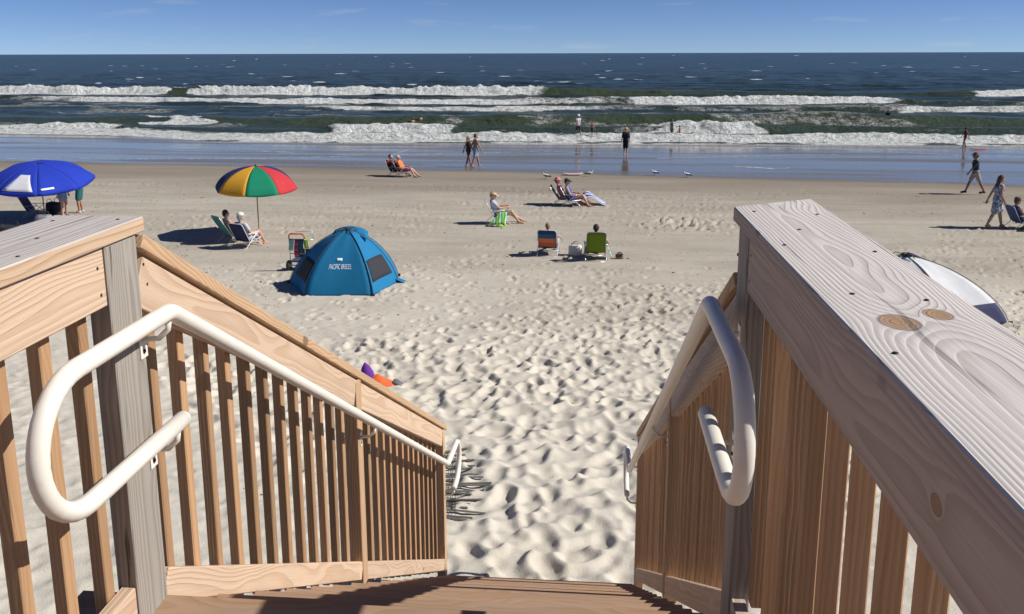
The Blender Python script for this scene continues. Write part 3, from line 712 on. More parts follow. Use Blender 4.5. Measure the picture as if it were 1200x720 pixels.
RED, YEL, GRN_, NAV = (.62, .045, .055), (.78, .42, .035), (.0, .26, .14), (.02, .035, .17)
ub = gpx(304, 277)
umbrella('rainbow_umbrella', 'round beach umbrella with red, green, yellow and navy panels', ub, 1.23, 1.55, 2.17,
         [cloth(c, trans=.25) for c in (GRN_, RED, NAV, YEL)*2], paint((.45, .30, .15), .5, 'wood_pole'), tilt=(math.radians(3), math.radians(2)), rot=math.radians(-84))
BLU = cloth((.012, .045, .50), trans=.18)
bb = gpx(53, 257)
umbrella('blue_umbrella', 'wide tilted royal blue beach umbrella with a white vent window', bb, 1.66, 1.42, 1.95, [BLU]*8, paint((.1, .1, .12), .4, 'pole'),
         tilt=(math.radians(9), math.radians(4)), rot=math.radians(-62), valance=.13, e=.55, window=(7, 0, .40, .50, .97, cloth((.62, .62, .68))), logo=(0, .08, .42, .90, .95))

# --- dome tents
def tent(name, label, base, face, hub_h, feet, roof, mats, pole, windows=(), text=None, group=None, p=1.38, trim=None, sag=.05):
    """feet: local xy of the pole feet in order; panels between neighbours; the last gap is the open side with a short roof"""
    r = root(name, label, 'tent', base, face, group)
    ex = 2/p
    def arc_(f, t):
        a = t*math.pi/2; k = math.sin(a)**ex; return Vector((f[0]*k, f[1]*k, hub_h*math.cos(a)**ex if a < math.pi/2-1e-6 else 0.0))
    def panel(i, s, t, out=0.0):
        A = arc_(feet[i], t); B = arc_(feet[(i+1) % len(feet)], t); q = A.lerp(B, s); c = 1-sag*math.sin(math.pi*s)*math.sin(math.pi*min(1, t*1.0))
        q = Vector((q.x*c, q.y*c, q.z))
        n = Vector((q.x, q.y, max(.15, q.z*.6))).normalized(); q = q+n*(out+.010*math.sin(9*s+7*t+i)*math.sin(math.pi*s))
        q.z = max(q.z, .012); return q
    nf = len(feet)
    for i in range(nf-1):
        pn = MB().sheet([[panel(i, s, t) for s in np.linspace(0, 1, 11)] for t in np.linspace(.04, 1, 15)], .006).build('wall_panel', mats[i], r)
        for (wi, s0, s1, t0, t1, wm) in windows:
            if wi == i: MB().sheet([[panel(i, s, t, .014) for s in np.linspace(s0, s1, 7)] for t in np.linspace(t0, t1, 6)], .004).build('window', wm, pn)
        if text and text[0] == i:
            cu = bpy.data.curves.new('logo', 'FONT'); cu.body = text[1]; cu.align_x = 'CENTER'; cu.size = 1; cu.space_character = 1.05
            to = bpy.data.objects.new('logo', cu); COL.objects.link(to); bpy.context.view_layer.update()
            m = bpy.data.meshes.new_from_object(to.evaluated_get(bpy.context.evaluated_depsgraph_get())); bpy.data.objects.remove(to)
            xs = [v.co.x for v in m.vertices]; wdt = max(xs)-min(xs)
            for v in m.vertices:
                s = .5+text[4]*(v.co.x/wdt)+text[5]; t = text[2]-text[3]*v.co.y; v.co = panel(i, s, t, .016)
            obj('printed_logo', m, cloth((.8, .85, .9)), pn)
            P = [[panel(i, .5+text[5]+u, text[2]-text[3]*(1.0+v), .016) for u in np.linspace(-.09, .03, 5)] for v in (.15, .55)]
            MB().sheet(P, .002).build('printed_emblem', cloth((.7, .8, .88)), pn)
    if roof: MB().sheet([[panel(nf-1, s, t) for s in np.linspace(0, 1, 11)] for t in np.linspace(.04, roof, 7)], .006).build('roof_panel', mats[-1], r)
    for i, f in enumerate(feet):
        MB().tube([arc_(f, t)*1.012 for t in np.linspace(.0, 1, 14)], .007, 6).build('pole', pole, r)
        MB().box((f[0]*1.03, f[1]*1.03, .03), (.05, .05, .06)).build('peg', pole, r, smooth=False)
    b = MB(); b.lathe([(.05, -.03), (.06, 0), (.05, .05), (.02, .06)], c=(0, 0, hub_h), seg=10)
    for f in feet:
        d = Vector((f[0], f[1], 0)).normalized(); b.tube([(0, 0, hub_h+.035), tuple(d*.16+Vector((0, 0, hub_h+.05))), tuple(d*.24+Vector((0, 0, hub_h-.02)))], .008, 6)
    b.build('hub', pole, r)
    return r
A, B, C_, D_ = gpx(356, 347), gpx(437, 346), gpx(466, 332), gpx(340, 332)
hubp = (A+B)/2; hubp = Vector((hubp.x, hubp.y+.95, 0)); hubp.z = float(prof(hubp.x, hubp.y))
f_ = [(D_.x-hubp.x, D_.y-hubp.y), (A.x-hubp.x, A.y-hubp.y), (B.x-hubp.x, B.y-hubp.y), (C_.x-hubp.x, C_.y-hubp.y), (.95, 1.0), (-.85, 1.0)]
TB = cloth((.0, .155, .33), trans=.12); TB2 = cloth((.005, .185, .40), trans=.12); MESHW = cloth((.025, .028, .035))
bt = tent('dome_tent', 'bright blue pop-up dome beach tent with dark mesh side windows and white lettering', hubp, 0, 1.36, f_, .62, [TB2, TB, TB2, TB2, TB, TB2], DARKM,
     windows=[(0, .16, .92, .58, .80, MESHW), (2, .08, .90, .56, .80, MESHW)], text=(1, 'PACIFIC BREEZE', .64, .075, .42, .0), p=1.5)
MB().sheet([[(x, A.y-hubp.y-.02-.10*k, .012+.006*math.sin(x*9)) for x in np.linspace(-.42, .38, 8)] for k in (0, 1, 1.6)], .008).build('ground_flap', TB2, bt)
MB().sheet([[(f_[3][0]-.05+.22*k, f_[3][1]+.06*k+.10*u, .10*(1-k)+.012) for k in np.linspace(0, 1, 4)] for u in (-1, 0, 1)], .008).build('peg_flap', TB2, bt)
MB().sheet([[(x*(1.25-.10*k), .05+.14*k-.03*(x/.3)**2, 1.24+.075*k-.09*(x/.36)**2) for x in np.linspace(-.36, .40, 9)] for k in (0, 1, 2)], .008).build('visor', TB2, bt)

WT = cloth((.72, .73, .76), trans=.2); NV = cloth((.02, .025, .085))
c = gpx(1052, 376); c.z = float(prof(c.x, c.y))
wt = tent('dome_tent', 'white and navy pop-up beach tent half hidden behind the knotty railing cap', c, -8, 1.36, [(-1.1, -.75), (.60, -1.0), (2.08, -.35), (1.65, .85), (-.95, 1.0)], .55, [WT, WT, WT, WT, WT], DARKM,
     windows=[(1, .55, .98, .72, .97, NV), (2, .1, .5, .74, .97, NV)], p=1.5, sag=.10)
ex = 2/1.5
MB().sheet([[Vector((1.65*math.sin(a)**ex, .85*math.sin(a)**ex, 1.36*math.cos(a)**ex))*1.025+Vector((-.02*u, -.16*u, .012)) for u in (-.4, .3, 1)] for a in np.linspace(.03, .95, 12)], .01).build('trim', NV, wt)

# --- beach cart with towels on its rail
c = gpx(350, 318); ct = root('beach_cart', 'folding beach cart with an orange handle and a black wheel beside the blue tent', 'cart', c, 0)
ORG = paint((.62, .13, .03), .45, 'orange_grip')
for s in (-1, 1):
    MB().tube([(s*.20, 0, .22), (s*.20, -.02, .88)], .013, 8).build('upright', STEEL, ct)
    w_ = MB(); w_.lathe([(.03, -.045), (.11, -.045), (.13, -.02), (.13, .02), (.11, .045), (.03, .045)], seg=20, c=(s*.26, .05, .13), R=Matrix.Rotation(math.pi/2, 3, 'Y'))
    wo = w_.build('wheel', paint((.02, .02, .022), .7, 'black_rubber'), ct)
    w2 = MB(); w2.lathe([(.01, -.05), (.05, -.05), (.05, .05), (.01, .05)], seg=14, c=(s*.26, .05, .13), R=Matrix.Rotation(math.pi/2, 3, 'Y')); w2.build('rim', STEEL, wo)
MB().tube([(-.20, -.02, .84), (-.20, -.03, .93), (-.16, -.03, .97), (.16, -.03, .97), (.20, -.03, .93), (.20, -.02, .84)], .019, 8).build('handle', ORG, ct)
b = MB(); b.tube([(-.20, 0, .82), (.42, 0, .82)], .011, 7); b.tube([(-.20, 0, .45), (.20, 0, .45)], .011, 7); b.tube([(.0, .0, 1.02), (.40, .02, 1.04), (.42, .02, .82)], .007, 6); b.build('crossbar', STEEL, ct)
b = MB(); b.box((0, .2, .24), (.42, .44, .03)); b.box((0, .42, .36), (.42, .03, .25)); b.tube([(-.22, .05, .13), (.26, .05, .13)], .012, 7); b.tube([(-.2, .0, .23), (-.2, .42, .23), (.2, .42, .23), (.2, 0, .23)], .014, 7); b.build('tray', paint((.05, .07, .12), .7, 'dark_tray'), ct, smooth=False)
for i, (x, col, nm, hgt) in enumerate([(-.15, (.28, .52, .50), 'pale teal', .30), (-.01, (.42, .05, .14), 'crimson and purple', .46), (.11, (.03, .10, .16), 'dark blue', .38), (.24, (.35, .55, .06), 'lime green', .24)]):
    P = []
    for k in range(9):
        t = k/8; row = []
        for j in range(6):
            xx = x+(j-2.5)*.024; zz = .838-hgt*max(0, t-.12)/.88 if t > .12 else .80+.038*t/.12
            yy = -.018-.012*math.sin(j*1.9+i)-.01*t if t > .12 else .018-.036*t/.12
            row.append((xx+.012*math.sin(t*5+i), yy, zz))
        P.append(row)
    m_ = stripes([(.42, .05, .12), (.16, .04, .22), (.5, .12, .1)], 2, 7.0) if i == 1 else cloth(col)
    tw = MB().sheet(P, .008).build('towel', m_, None, Matrix.Translation(c)); tag(tw, nm+' towel hung over the beach cart rail', 'towel')

# --- small things lying on the sand
def slump(P, name, mat, label, cat, loc, parent=None):
    o = MB().sheet(P, .012).build(name, mat, None, Matrix.Translation(loc)); return tag(o, label, cat)
c = gpx(446, 449); r = root('beach_bundle', 'orange towel bundle with a purple hood lying beyond the lit railing', 'towel', c)
P = [[(-.22+.065*i+.01*j, -.14+.05*j, .02+.17*math.exp(-((i-2)/3)**2)*math.sin(math.pi*(j+.4)/6.6)+.012*math.sin(i*2+j)) for j in range(7)] for i in range(8)]
MB().sheet(P, .012).build('orange_cloth', cloth((.70, .13, .03)), r)
b = MB(); b.lathe([(.08, 0), (.11, .05), (.105, .15), (.07, .24), (.012, .32)], c=(-.19, 0, .07), R=Matrix.Rotation(-.15, 3, 'Y'), seg=14); b.build('purple_hood', cloth((.13, .02, .26)), r)
b = MB(); b.cap((.22, .02, .05), (.30, -.02, .04), .05, .04); b.cap((.22, .1, .05), (.32, .06, .03), .05, .03); b.build('grey_cloth', cloth((.18, .17, .2)), r)

def tote(label, loc, face, w_, d_, h_, mat, strap, cat='bag', name='tote_bag', handles=True):
    r = root(name, label, cat, loc, face); n = 16
    prof_ = [(.90, .0), (1.0, .05), (1.03, .35), (1.0, .7), (.93, .95), (.80, 1.0)]
    b = MB(); V = []; F = []
    for (k, z) in prof_:
        for j in range(n):
            a = 2*math.pi*j/n; ca, sa = math.cos(a), math.sin(a); q = (abs(ca)**4+abs(sa)**4)**-.25
            V.append((w_/2*k*ca*q+.006*math.sin(5*a+z*6), d_/2*k*sa*q, h_*z+.008*math.sin(3*a)*(z > .9)))
    for i in range(len(prof_)-1):
        for j in range(n): F.append([i*n+j, i*n+(j+1) % n, (i+1)*n+(j+1) % n, (i+1)*n+j])
    F.append(list(range(n))[::-1]); F.append([(len(prof_)-1)*n+j for j in range(n)])
    b.add(V, F); b.build('body', mat, r)
    if handles:
        for s in (-1, 1): MB().tube([(-w_*.25, s*d_*.40, h_*.9), (-w_*.22, s*d_*.43, h_*1.2), (0, s*d_*.40, h_*1.32), (w_*.22, s*d_*.43, h_*1.2), (w_*.25, s*d_*.40, h_*.9)], .010, 6).build('handle', strap, r)
    return r
tote('white beach bag between the striped chair and the lime green chair', gpx(674, 299), 12, .36, .24, .28, cloth((.60, .60, .58)), cloth((.25, .2, .2)))
tote('dark navy holdall on the sand behind the silver folding chair', gpx(64, 252), 20, .55, .35, .46, cloth((.02, .025, .045)), DARKM)
tote('grey cooler box standing near the blue umbrella pole', gpx(52, 265), -12, .50, .34, .36, paint((.26, .27, .28), .6, 'grey_plastic'), DARKM, cat='cooler', name='cooler_box')
r = tote('black beach bag with a silver frame behind the level plank cap', gpx(8, 282), 15, .98, .60, .46, cloth((.018, .016, .02)), DARKM)
MB().tube([(-.5, -.34, .10), (-.1, -.35, .22), (.25, -.34, .27)], .014, 7).build('metal_bar', STEEL, r)
tote('small brown patterned bag beside the lime green chair', gpx(726, 303), 5, .22, .12, .13, print_cloth([(.03, .02, .02), (.16, .07, .05), (.4, .3, .25)], 30), cloth((.05, .03, .03)))

def gull(label, px, py, face, s=1.0):
    c = gpx(px, py); r = root('seagull', label, 'bird', c, face, 'gulls on the wet sand')
    b = MB(); b.lathe([(.002, -.20), (.035, -.14), (.065, -.05), (.068, .03), (.045, .10), (.030, .13)], R=Matrix.Rotation(-math.pi/2+.15, 3, 'X'), c=(0, 0, .17*s), seg=12, sy=1.0); b.cap((0, .10, .20), (0, .135, .255), .032, .036); b.build('body', paint((.70, .70, .70), .7, 'white_feather'), r)
    for q in (-1, 1):
        MB().sheet([[(q*(.066-.012*k), .06-.30*t, .205-.075*k-.03*t) for k in (0, .5, 1)] for t in np.linspace(0, 1, 6)], .012).build('wing', paint((.16, .17, .19), .7, 'grey_feather'), r)
        MB().tube([(q*.025, .01, .13), (q*.025, .0, .06), (q*.025, .012, 0.0), (q*.025, .05, .004)], .0055, 6).build('leg', paint((.35, .16, .05), .6, 'leg'), r)
    MB().cap((0, .165, .257), (0, .215, .245), .012, .004, 8).build('beak', paint((.35, .18, .03), .5, 'beak'), r)
gull('gull standing on damp sand behind the pink-hatted sitter', 640, 210, 280)
gull('small gull on the wet sand just beyond the pink skimboard', 691, 207, 90)
gull('gull on the wet sand next to the black-clad wader\'s reflection', 767, 206, 270)
gull('gull on the wet sand furthest along from the black-clad wader', 805, 208.5, 270)

def skimboard(label, px, py, ang, L_, col, z=.03):
    c = gpx(px, py); b = MB(); n = 14; P = []
    for i in range(n+1):
        t = -1+2*i/n; wd = .25*(1-abs(t)**3.2)**.55+.004
        P.append([(t*L_/2, wd*k, .03+.05*abs(t)**3) for k in (-1, -.5, 0, .5, 1)])
    b.sheet(P, .03); o = b.build('skimboard', paint(col, .35, 'board_paint'), None, Matrix.Translation(c+Vector((0, 0, z))) @ Matrix.Rotation(ang, 4, 'Z')); return tag(o, label, 'skimboard')
skimboard('pale pink skimboard lying on the wet sand behind the seated readers', 671, 205.5, .1, 1.0, (.70, .45, .45))
skimboard('coral red bodyboard lying by the wading girl', 1147, 175.5, .05, 1.3, (.62, .20, .17))

# dark bits of wrack and shell scattered over the beach
b = MB(); 
for k in range(5200):
    Y = 8+29*random.random()**.8; X = random.uniform(-.75, .68)*Y; 
    if Y < 16 and random.random() < .75: continue
    if vn(X*.3, Y*.5, 90) < .35: continue
    s = random.uniform(.006, .022)*(1+.02*Y)*(1.8 if random.random() < .05 else 1); a = random.uniform(0, 6.28); z = G(X, Y)
    e = random.uniform(.3, .8); V = [(X+s*math.cos(a), Y+s*math.sin(a), z), (X-s*e*math.sin(a), Y+s*e*math.cos(a), z), (X-s*math.cos(a), Y-s*math.sin(a), z), (X+s*e*math.sin(a), Y-s*e*math.cos(a), z), (X, Y, z+s*.55)]
    b.add(V, [[0, 1, 4], [1, 2, 4], [2, 3, 4], [3, 0, 4], [3, 2, 1, 0]])
t = NT('wrack'); n = t.noise(t.coord('Object'), 2.0, 2); wm = t.done(t.mixc(t.ss(n, .4, .6), (.05, .038, .025), (.22, .19, .15)), .9)
o = b.build('beach_wrack', wm, None, None, False); o['kind'] = 'stuff'; o['label'] = 'dark scraps of seaweed and shell strewn over the beach'; o['category'] = 'seaweed'

# thin lines of foam left on the wet sand by spent swash
fmat = NT('foam_film'); n = fmat.noise(fmat.coord('Object'), 2.5, 4, .7); fmat = fmat.done(fmat.mixc(fmat.ss(n, .4, .65), (.28, .28, .27), (.62, .63, .62)), .8)
b = MB()
for pts, wd in (([(462, 181), (475, 178), (488, 172.5)], .22), ([(395, 182), (500, 181), (640, 177.5), (735, 180.5)], .10), ([(60, 185), (160, 186.5), (300, 186), (420, 183)], .16), ([(195, 172), (235, 174)], .5), ([(1000, 177), (1100, 181), (1200, 184)], .12), ([(860, 195), (910, 198), (925, 197)], .30), ([(0, 186.5), (60, 186)], .2), ([(770, 186), (870, 183), (980, 181)], .10), ([(300, 177), (345, 179)], .35)):
    W = [gpx(*q) for q in pts]; row = []; n = 60
    xs = np.linspace(W[0].x, W[-1].x, n); ys = np.interp(xs, [q.x for q in W], [q.y for q in W])+(fbm(xs*.5, xs*0+len(pts), 33, 4)-.5)*1.1
    V = []; F = []
    for k, (x, y) in enumerate(zip(xs, ys)):
        hw = wd*(.15+1.3*float(vn(x*2.3, wd*77, 12))**2)*math.sin(math.pi*(k+.3)/n)**.4
        V += [(x, y-hw, float(prof(x, y-hw))+.004), (x, y, float(prof(x, y))+.012), (x, y+hw, float(prof(x, y+hw))+.004)]
    for k in range(n-1):
        for m in (0, 1): F.append([3*k+m, 3*k+3+m, 3*k+4+m, 3*k+1+m])
    b.add(V, F)
o = b.build('foam_film', fmat); o['kind'] = 'stuff'; o['label'] = 'thin white lines of spent foam on the wet sand'; o['category'] = 'foam'
# ------------------------------------------------------------------ people
CONV = []
def soft(mb, name, mat, parent, vox, dec=None, smooth=4):
    o = obj(name, mb.mesh(name), mat, parent)
    m = o.modifiers.new('r', 'REMESH'); m.mode = 'VOXEL'; m.voxel_size = vox; m.use_smooth_shade = True
    m = o.modifiers.new('s', 'SMOOTH'); m.factor = .5; m.iterations = smooth
    if dec: m = o.modifiers.new('d', 'DECIMATE'); m.ratio = dec
    CONV.append(o); return o
def ik(a, b, l1, l2, pole):
    a = Vector(a); b = Vector(b); d = b-a; L_ = min(d.length, (l1+l2)*.999); d.normalize(); b = a+d*L_
    x = (l1*l1-l2*l2+L_*L_)/(2*L_); h = math.sqrt(max(0, l1*l1-x*x)); p = Vector(pole); p = (p-d*p.dot(d)).normalized(); return a+d*x+p*h, b
def ell(mb, c, r, R=None, seg=14, n=9):
    pr = [(math.sin(math.pi*i/n), -math.cos(math.pi*i/n)) for i in range(n+1)]
    S_ = Matrix.Diagonal((r[0], r[1], r[2])); mb.lathe(pr, c=c, R=(R @ S_) if R is not None else S_, seg=seg)

def person(label, base, face, h=1.7, pose='stand', sk=(.46, .27, .18), shirt=None, sleeve=.55, shorts=None, leglen=.62, dress=None, suit=None,
           hair=(.05, .035, .025), longhair=False, hat=None, hatcol=(.7, .68, .6), lean=0, feet=None, hands=None, pelvis=None, nod=0, turn=0, group=None, female=False, shoes=None, vox=.0115, seat=None):
    r = root('person', label, 'person', base, face, group); s = h/1.72
    sd = pose == 'sit'; pz = pelvis if pelvis is not None else (.91*s if not sd else (seat or .29))
    py = 0.0 if not sd else -.08
    lean_ = math.radians(lean if lean or not sd else -24)      # positive = forward
    T = Matrix.Rotation(-lean_, 3, 'X'); P0 = Vector((0, py, pz)); k = .94 if female else 1.0
    def up(x, y, z): return P0+T @ Vector((x*s, y*s, z*s))
    waist, chest, neck = up(0, .0, .18), up(0, .01, .36), up(0, 0, .52)
    TH = Matrix.Rotation(-lean_*.45-math.radians(nod), 3, 'X') @ Matrix.Rotation(-math.radians(turn), 3, 'Z')
    hd = neck+TH @ Vector((0, .02*s, .165*s))
    sh = [up(q*.165*k, 0, .465) for q in (-1, 1)]; hp = [up(q*.085, 0, .0) for q in (-1, 1)]
    if feet is None: feet = {'stand': [(-.10, 0, .075), (.11, .04, .075)], 'walk': [(-.09, .27, .075), (.09, -.30, .12)], 'sit': [(-.13, .60, .07), (.14, .53, .07)]}[pose]
    if hands is None: hands = {'stand': [(-.27, .04, .80), (.27, .06, .80)], 'walk': [(-.25, -.20, .86), (.25, .22, .88)], 'sit': [(-.15, .12, .47), (.15, .10, .46)]}[pose]
    an = []; kn = []; el = []; wr = []
    for q in (0, 1):
        f = Vector(feet[q])*s if not sd else Vector(feet[q]); f.z = feet[q][2] if not sd else f.z
        K, A_ = ik(hp[q], f, .43*s, .41*s, (0, 1, .15 if not sd else .9)); kn.append(K); an.append(A_)
        hh = Vector(hands[q])*s if not sd else Vector(hands[q])
        E_, W_ = ik(sh[q], hh, .28*s, .25*s, ((-1 if q == 0 else 1)*.5, -1, -.35)); el.append(E_); wr.append(W_)
    def torso(m, e=0.0, lo=0.0, hi=1.0):
        m.cap(up(-.07, 0, .01), up(.07, 0, .01), (.105+e)*s, (.105+e)*s, 12)
        for x in (-1, 1):
            m.cap(up(x*.06, 0, .02), up(x*.055*k, .0, .20), (.095+e)*s, (.090+e)*s, 12); m.cap(up(x*.055*k, .0, .20), up(x*.085*k, .01, .38), (.088+e)*s, (.098+e)*s, 12)
        m.cap(up(-.13*k, 0, .455), up(.13*k, 0, .455), (.062+e)*s, (.062+e)*s, 12); m.cap(up(0, .0, .30), up(0, 0, .46), (.10+e)*s, (.07+e)*s, 12)
        if female:
            for x in (-1, 1): m.cap(up(x*.075, .075, .345), up(x*.075, .085, .335), (.055+e)*s, (.05+e)*s, 10)
    b = MB(); torso(b)
    b.cap(up(0, -.005, .46), hd-TH @ Vector((0, .02, .08))*s, .055*s, .048*s)
    ell(b, hd, (.076*s, .094*s, .112*s), TH); b.cap(hd+TH @ Vector((0, .045, -.07))*s, hd+TH @ Vector((0, .065, -.085))*s, .045*s, .028*s, 10)   # skull and jaw
    b.cap(hd+TH @ Vector((0, .088, .012))*s, hd+TH @ Vector((0, .112, -.022))*s, .012*s, .017*s, 8)                                              # nose
    b.cap(hd+TH @ Vector((-.022, .088, -.058))*s, hd+TH @ Vector((.022, .088, -.058))*s, .012*s, .012*s, 8)                                      # lips
    for x in (-1, 1): b.cap(hd+TH @ Vector((x*.080, -.005, .012))*s, hd+TH @ Vector((x*.083, -.008, -.025))*s, .014*s, .011*s, 8)               # ears
    for q in (0, 1):
        x = -1 if q == 0 else 1
        b.cap(sh[q], el[q], .052*s*k, .040*s*k); b.cap(el[q], wr[q], .041*s*k, .027*s*k); b.cap(up(x*.12, 0, .45), sh[q], .06*s, .055*s)
        b.cap(hp[q], kn[q], .088*s, .056*s, 12); b.cap(kn[q], kn[q].lerp(an[q], .35), .054*s, .057*s); b.cap(kn[q].lerp(an[q], .3), an[q], .056*s, .036*s)
        fd = Vector((x*.12, 1, 0)).normalized(); fd = fd
        up_ = .0 if an[q].z < .1*s else -.5
        toe = an[q]+fd*.165*s+Vector((0, 0, -.045*s if up_ == 0 else -.085*s)); heel = an[q]+fd*-.035*s+Vector((0, 0, -.040*s))
        b.cap(heel, toe, .033*s, .024*s); b.cap(an[q], an[q]+fd*.09*s+Vector((0, 0, -.03*s)), .036*s, .034*s); b.cap(toe+Vector((-.022, -.01, 0))*s, toe+Vector((.022, -.01, 0))*s, .02*s, .02*s)
        # hand: palm, four bent fingers of different lengths, thumb from the side of the palm
        ad = (wr[q]-el[q]).normalized(); hd_ = (ad*.75+Vector((0, .10, -.35 if not sd else -.15))).normalized(); sd_ = hd_.cross(Vector((x, .2, 0))).normalized(); pn = hd_.cross(sd_).normalized()*x
        pc = wr[q]+hd_*.075*s
        for u in (-.022, 0, .022): b.cap(wr[q]+sd_*u*.6*s, pc+sd_*u*s, .018*s, .016*s, 8)
        for u, L_ in ((-.031, .058), (-.011, .072), (.011, .078), (.031, .068)):
            f0 = pc+sd_*u*s; f1 = f0+(hd_+pn*.25).normalized()*L_*.55*s; f2 = f1+(hd_+pn*.9).normalized()*L_*.5*s
            b.cap(f0, f1, .0095*s, .009*s, 7); b.cap(f1, f2, .009*s, .008*s, 7)
        t0 = wr[q]+hd_*.03*s+sd_*.02*s; t1 = t0+(hd_*.6+sd_*.75+pn*.2).normalized()*.042*s; t2 = t1+(hd_*.9+sd_*.25+pn*.3).normalized()*.032*s
        b.cap(t0, t1, .013*s, .011*s, 8); b.cap(t1, t2, .011*s, .009*s, 8)
    bo = soft(b, 'body', skin(sk), r, vox, .35, 3)
    for x in (-1, 1):
        e = MB(); ell(e, hd+TH @ Vector((x*.030, .079, .018))*s, (.013*s, .010*s, .010*s), TH, 8, 6); e.build('eye', paint((.05, .035, .03), .25, 'eye'), r)
    if suit: m = MB(); torso(m, .010); soft(m, 'swimsuit', suit, r, .016, .6)
    if shirt:
        m = MB(); torso(m, .020)
        for q in (0, 1): e = sh[q].lerp(el[q], min(1, sleeve)); m.cap(sh[q], e, .068*s, .062*s); m.cap(up((-.12, .12)[q], 0, .45), sh[q], .075*s, .07*s)
        if sleeve > 1:
            for q in (0, 1): m.cap(el[q], el[q].lerp(wr[q], sleeve-1), .058*s, .045*s)
        soft(m, 'shirt', shirt, r, .016, .6)
    if shorts:
        m = MB(); m.cap(up(-.075, 0, .05), up(.075, 0, .05), .118*s, .118*s, 12); m.cap(up(-.075, 0, -.01), up(.075, 0, -.01), .122*s, .122*s, 12)
        for q in (0, 1): m.cap(hp[q], hp[q].lerp(kn[q], min(1, leglen)), .108*s, .092*s, 12)
        if leglen > 1:
            for q in (0, 1): m.cap(kn[q], kn[q].lerp(an[q], leglen-1), .082*s, .07*s)
        soft(m, 'shorts', shorts, r, .016, .6)
    if dress:
        m = MB(); torso(m, .022); mid = (kn[0]+kn[1])/2+Vector((0, 0, .06))
        for q in (0, 1): m.cap(hp[q], hp[q].lerp(kn[q], .80), .125*s, .125*s, 12)
        m.cap(up(0, 0, -.02), up(0, 0, 0).lerp(mid, .78), .14*s, .17*s, 14); soft(m, 'dress', dress, r, .016, .6, 8)
    if shoes:
        for q in (0, 1):
            fd = Vector((0, 1, 0)); m = MB(); m.cap(an[q]+fd*-.03*s+Vector((0, 0, -.042*s)), an[q]+fd*.17*s+Vector((0, 0, -.046*s)), .040*s, .034*s); m.cap(an[q]+Vector((0, 0, -.01)), an[q]+fd*.08*s+Vector((0, 0, -.03*s)), .043*s, .037*s); soft(m, 'shoe', shoes, r, .014, .6)
    hm = paint(hair, .7, 'hair', var=.3, scale=30)
    if hair:
        m = MB(); ell(m, hd+TH @ Vector((0, -.022, .026))*s, (.088*s, .095*s, .105*s), TH); m.cap(hd+TH @ Vector((0, -.06, -.02))*s, hd+TH @ Vector((0, -.06, -.05))*s, .062*s, .045*s)
        if longhair:
            for x in (-.04, 0, .04): m.cap(hd+TH @ Vector((x, -.07, .02))*s, hd+TH @ Vector((x*1.5, -.085, -.26))*s, .045*s, .028*s)
        soft(m, 'hair', hm, r, .013, .7, 3)
    if hat:
        hmt = cloth(hatcol, 'hat_fabric'); m = MB(); c_ = hd+TH @ Vector((0, -.008, .055))*s
        if hat in ('brim', 'bucket'):
            br = .19 if hat == 'brim' else .145
            m.lathe([(br*s, -.018*s), (br*s, -.010*s), (.105*s, .012*s), (.100*s, .06*s), (.085*s, .095*s), (.03*s, .105*s)], c=c_, R=TH, seg=20); m.build('hat', hmt, r)
        elif hat == 'cap':
            m.lathe([(.103*s, -.01*s), (.103*s, .02*s), (.092*s, .062*s), (.05*s, .088*s), (.01*s, .092*s)], c=c_, R=TH, seg=18); ho = m.build('cap', hmt, r)
            q = [[c_+TH @ Vector((x*.085, .085+.10*t*math.sqrt(max(0, 1-x*x*.8)), -.004-.02*t))*s for x in np.linspace(-1, 1, 7)] for t in (0, .5, 1)]; MB().sheet(q, .008).build('peak', hmt, ho)
        elif hat == 'visor':
            m.lathe([(.101*s, -.025*s), (.105*s, -.02*s), (.104*s, .025*s), (.099*s, .028*s)], c=c_, R=TH, seg=20); ho = m.build('visor', hmt, r)
            q = [[c_+TH @ Vector((x*.10, .075+.13*t*math.sqrt(max(0, 1-x*x*.8)), -.01-.035*t))*s for x in np.linspace(-1, 1, 7)] for t in (0, .5, 1)]; MB().sheet(q, .008).build('peak', hmt, ho)
    return r

TAN, FAIR, BRN = (.40, .215, .13), (.52, .31, .22), (.26, .14, .085)
def at(px, py): return gpx(px, py)
def off(base, face, dx, dy):
    a = math.radians(face); v = Vector((math.cos(a)*dx+math.sin(a)*dy, -math.sin(a)*dx+math.cos(a)*dy, 0)); p = Vector(base)+v; p.z = G(p.x, p.y); return p

# walkers on the open sand
c = at(1166, 268)
person('woman in a blue and white patterned sundress striding past a low chair', c, 84, 1.72, 'walk', TAN, dress=print_cloth([(.10, .13, .20), (.5, .52, .56), (.22, .27, .36)], 22), hair=(.05, .03, .02), longhair=True, female=True,
       feet=[(-.08, .24, .075), (.08, -.32, .13)], hands=[(-.22, -.24, .84), (.20, .10, .90)], nod=8)
b = MB(); b.box((0, 0, 0), (.07, .14, .015)); hnd = off(c, 84, -.24, -.30)
ph = b.build('phone', paint((.015, .015, .018), .25, 'black_glass'), None, Matrix.Translation((hnd.x, hnd.y, c.z+.80)) @ Matrix.Rotation(.4, 4, 'Y'), False); tag(ph, 'black phone held low by the striding woman in the sundress', 'phone')
c = at(1141, 228)
person('man in a dark shirt, pale shorts and sun hat walking along the wet edge', c, 276, 1.68, 'walk', BRN, shirt=cloth((.025, .03, .045)), sleeve=.9, shorts=cloth((.34, .31, .27)), leglen=.75, hat='brim', hatcol=(.14, .085, .055),
       feet=[(-.09, -.36, .13), (.09, .32, .075)], hands=[(-.24, .36, .90), (.25, -.14, .86)], shoes=cloth((.03, .03, .03)), lean=5)
c = at(1197, 268)
beach_chair('low silver chair facing along the beach behind the striding woman', c, 82, cloth((.06, .09, .22)))
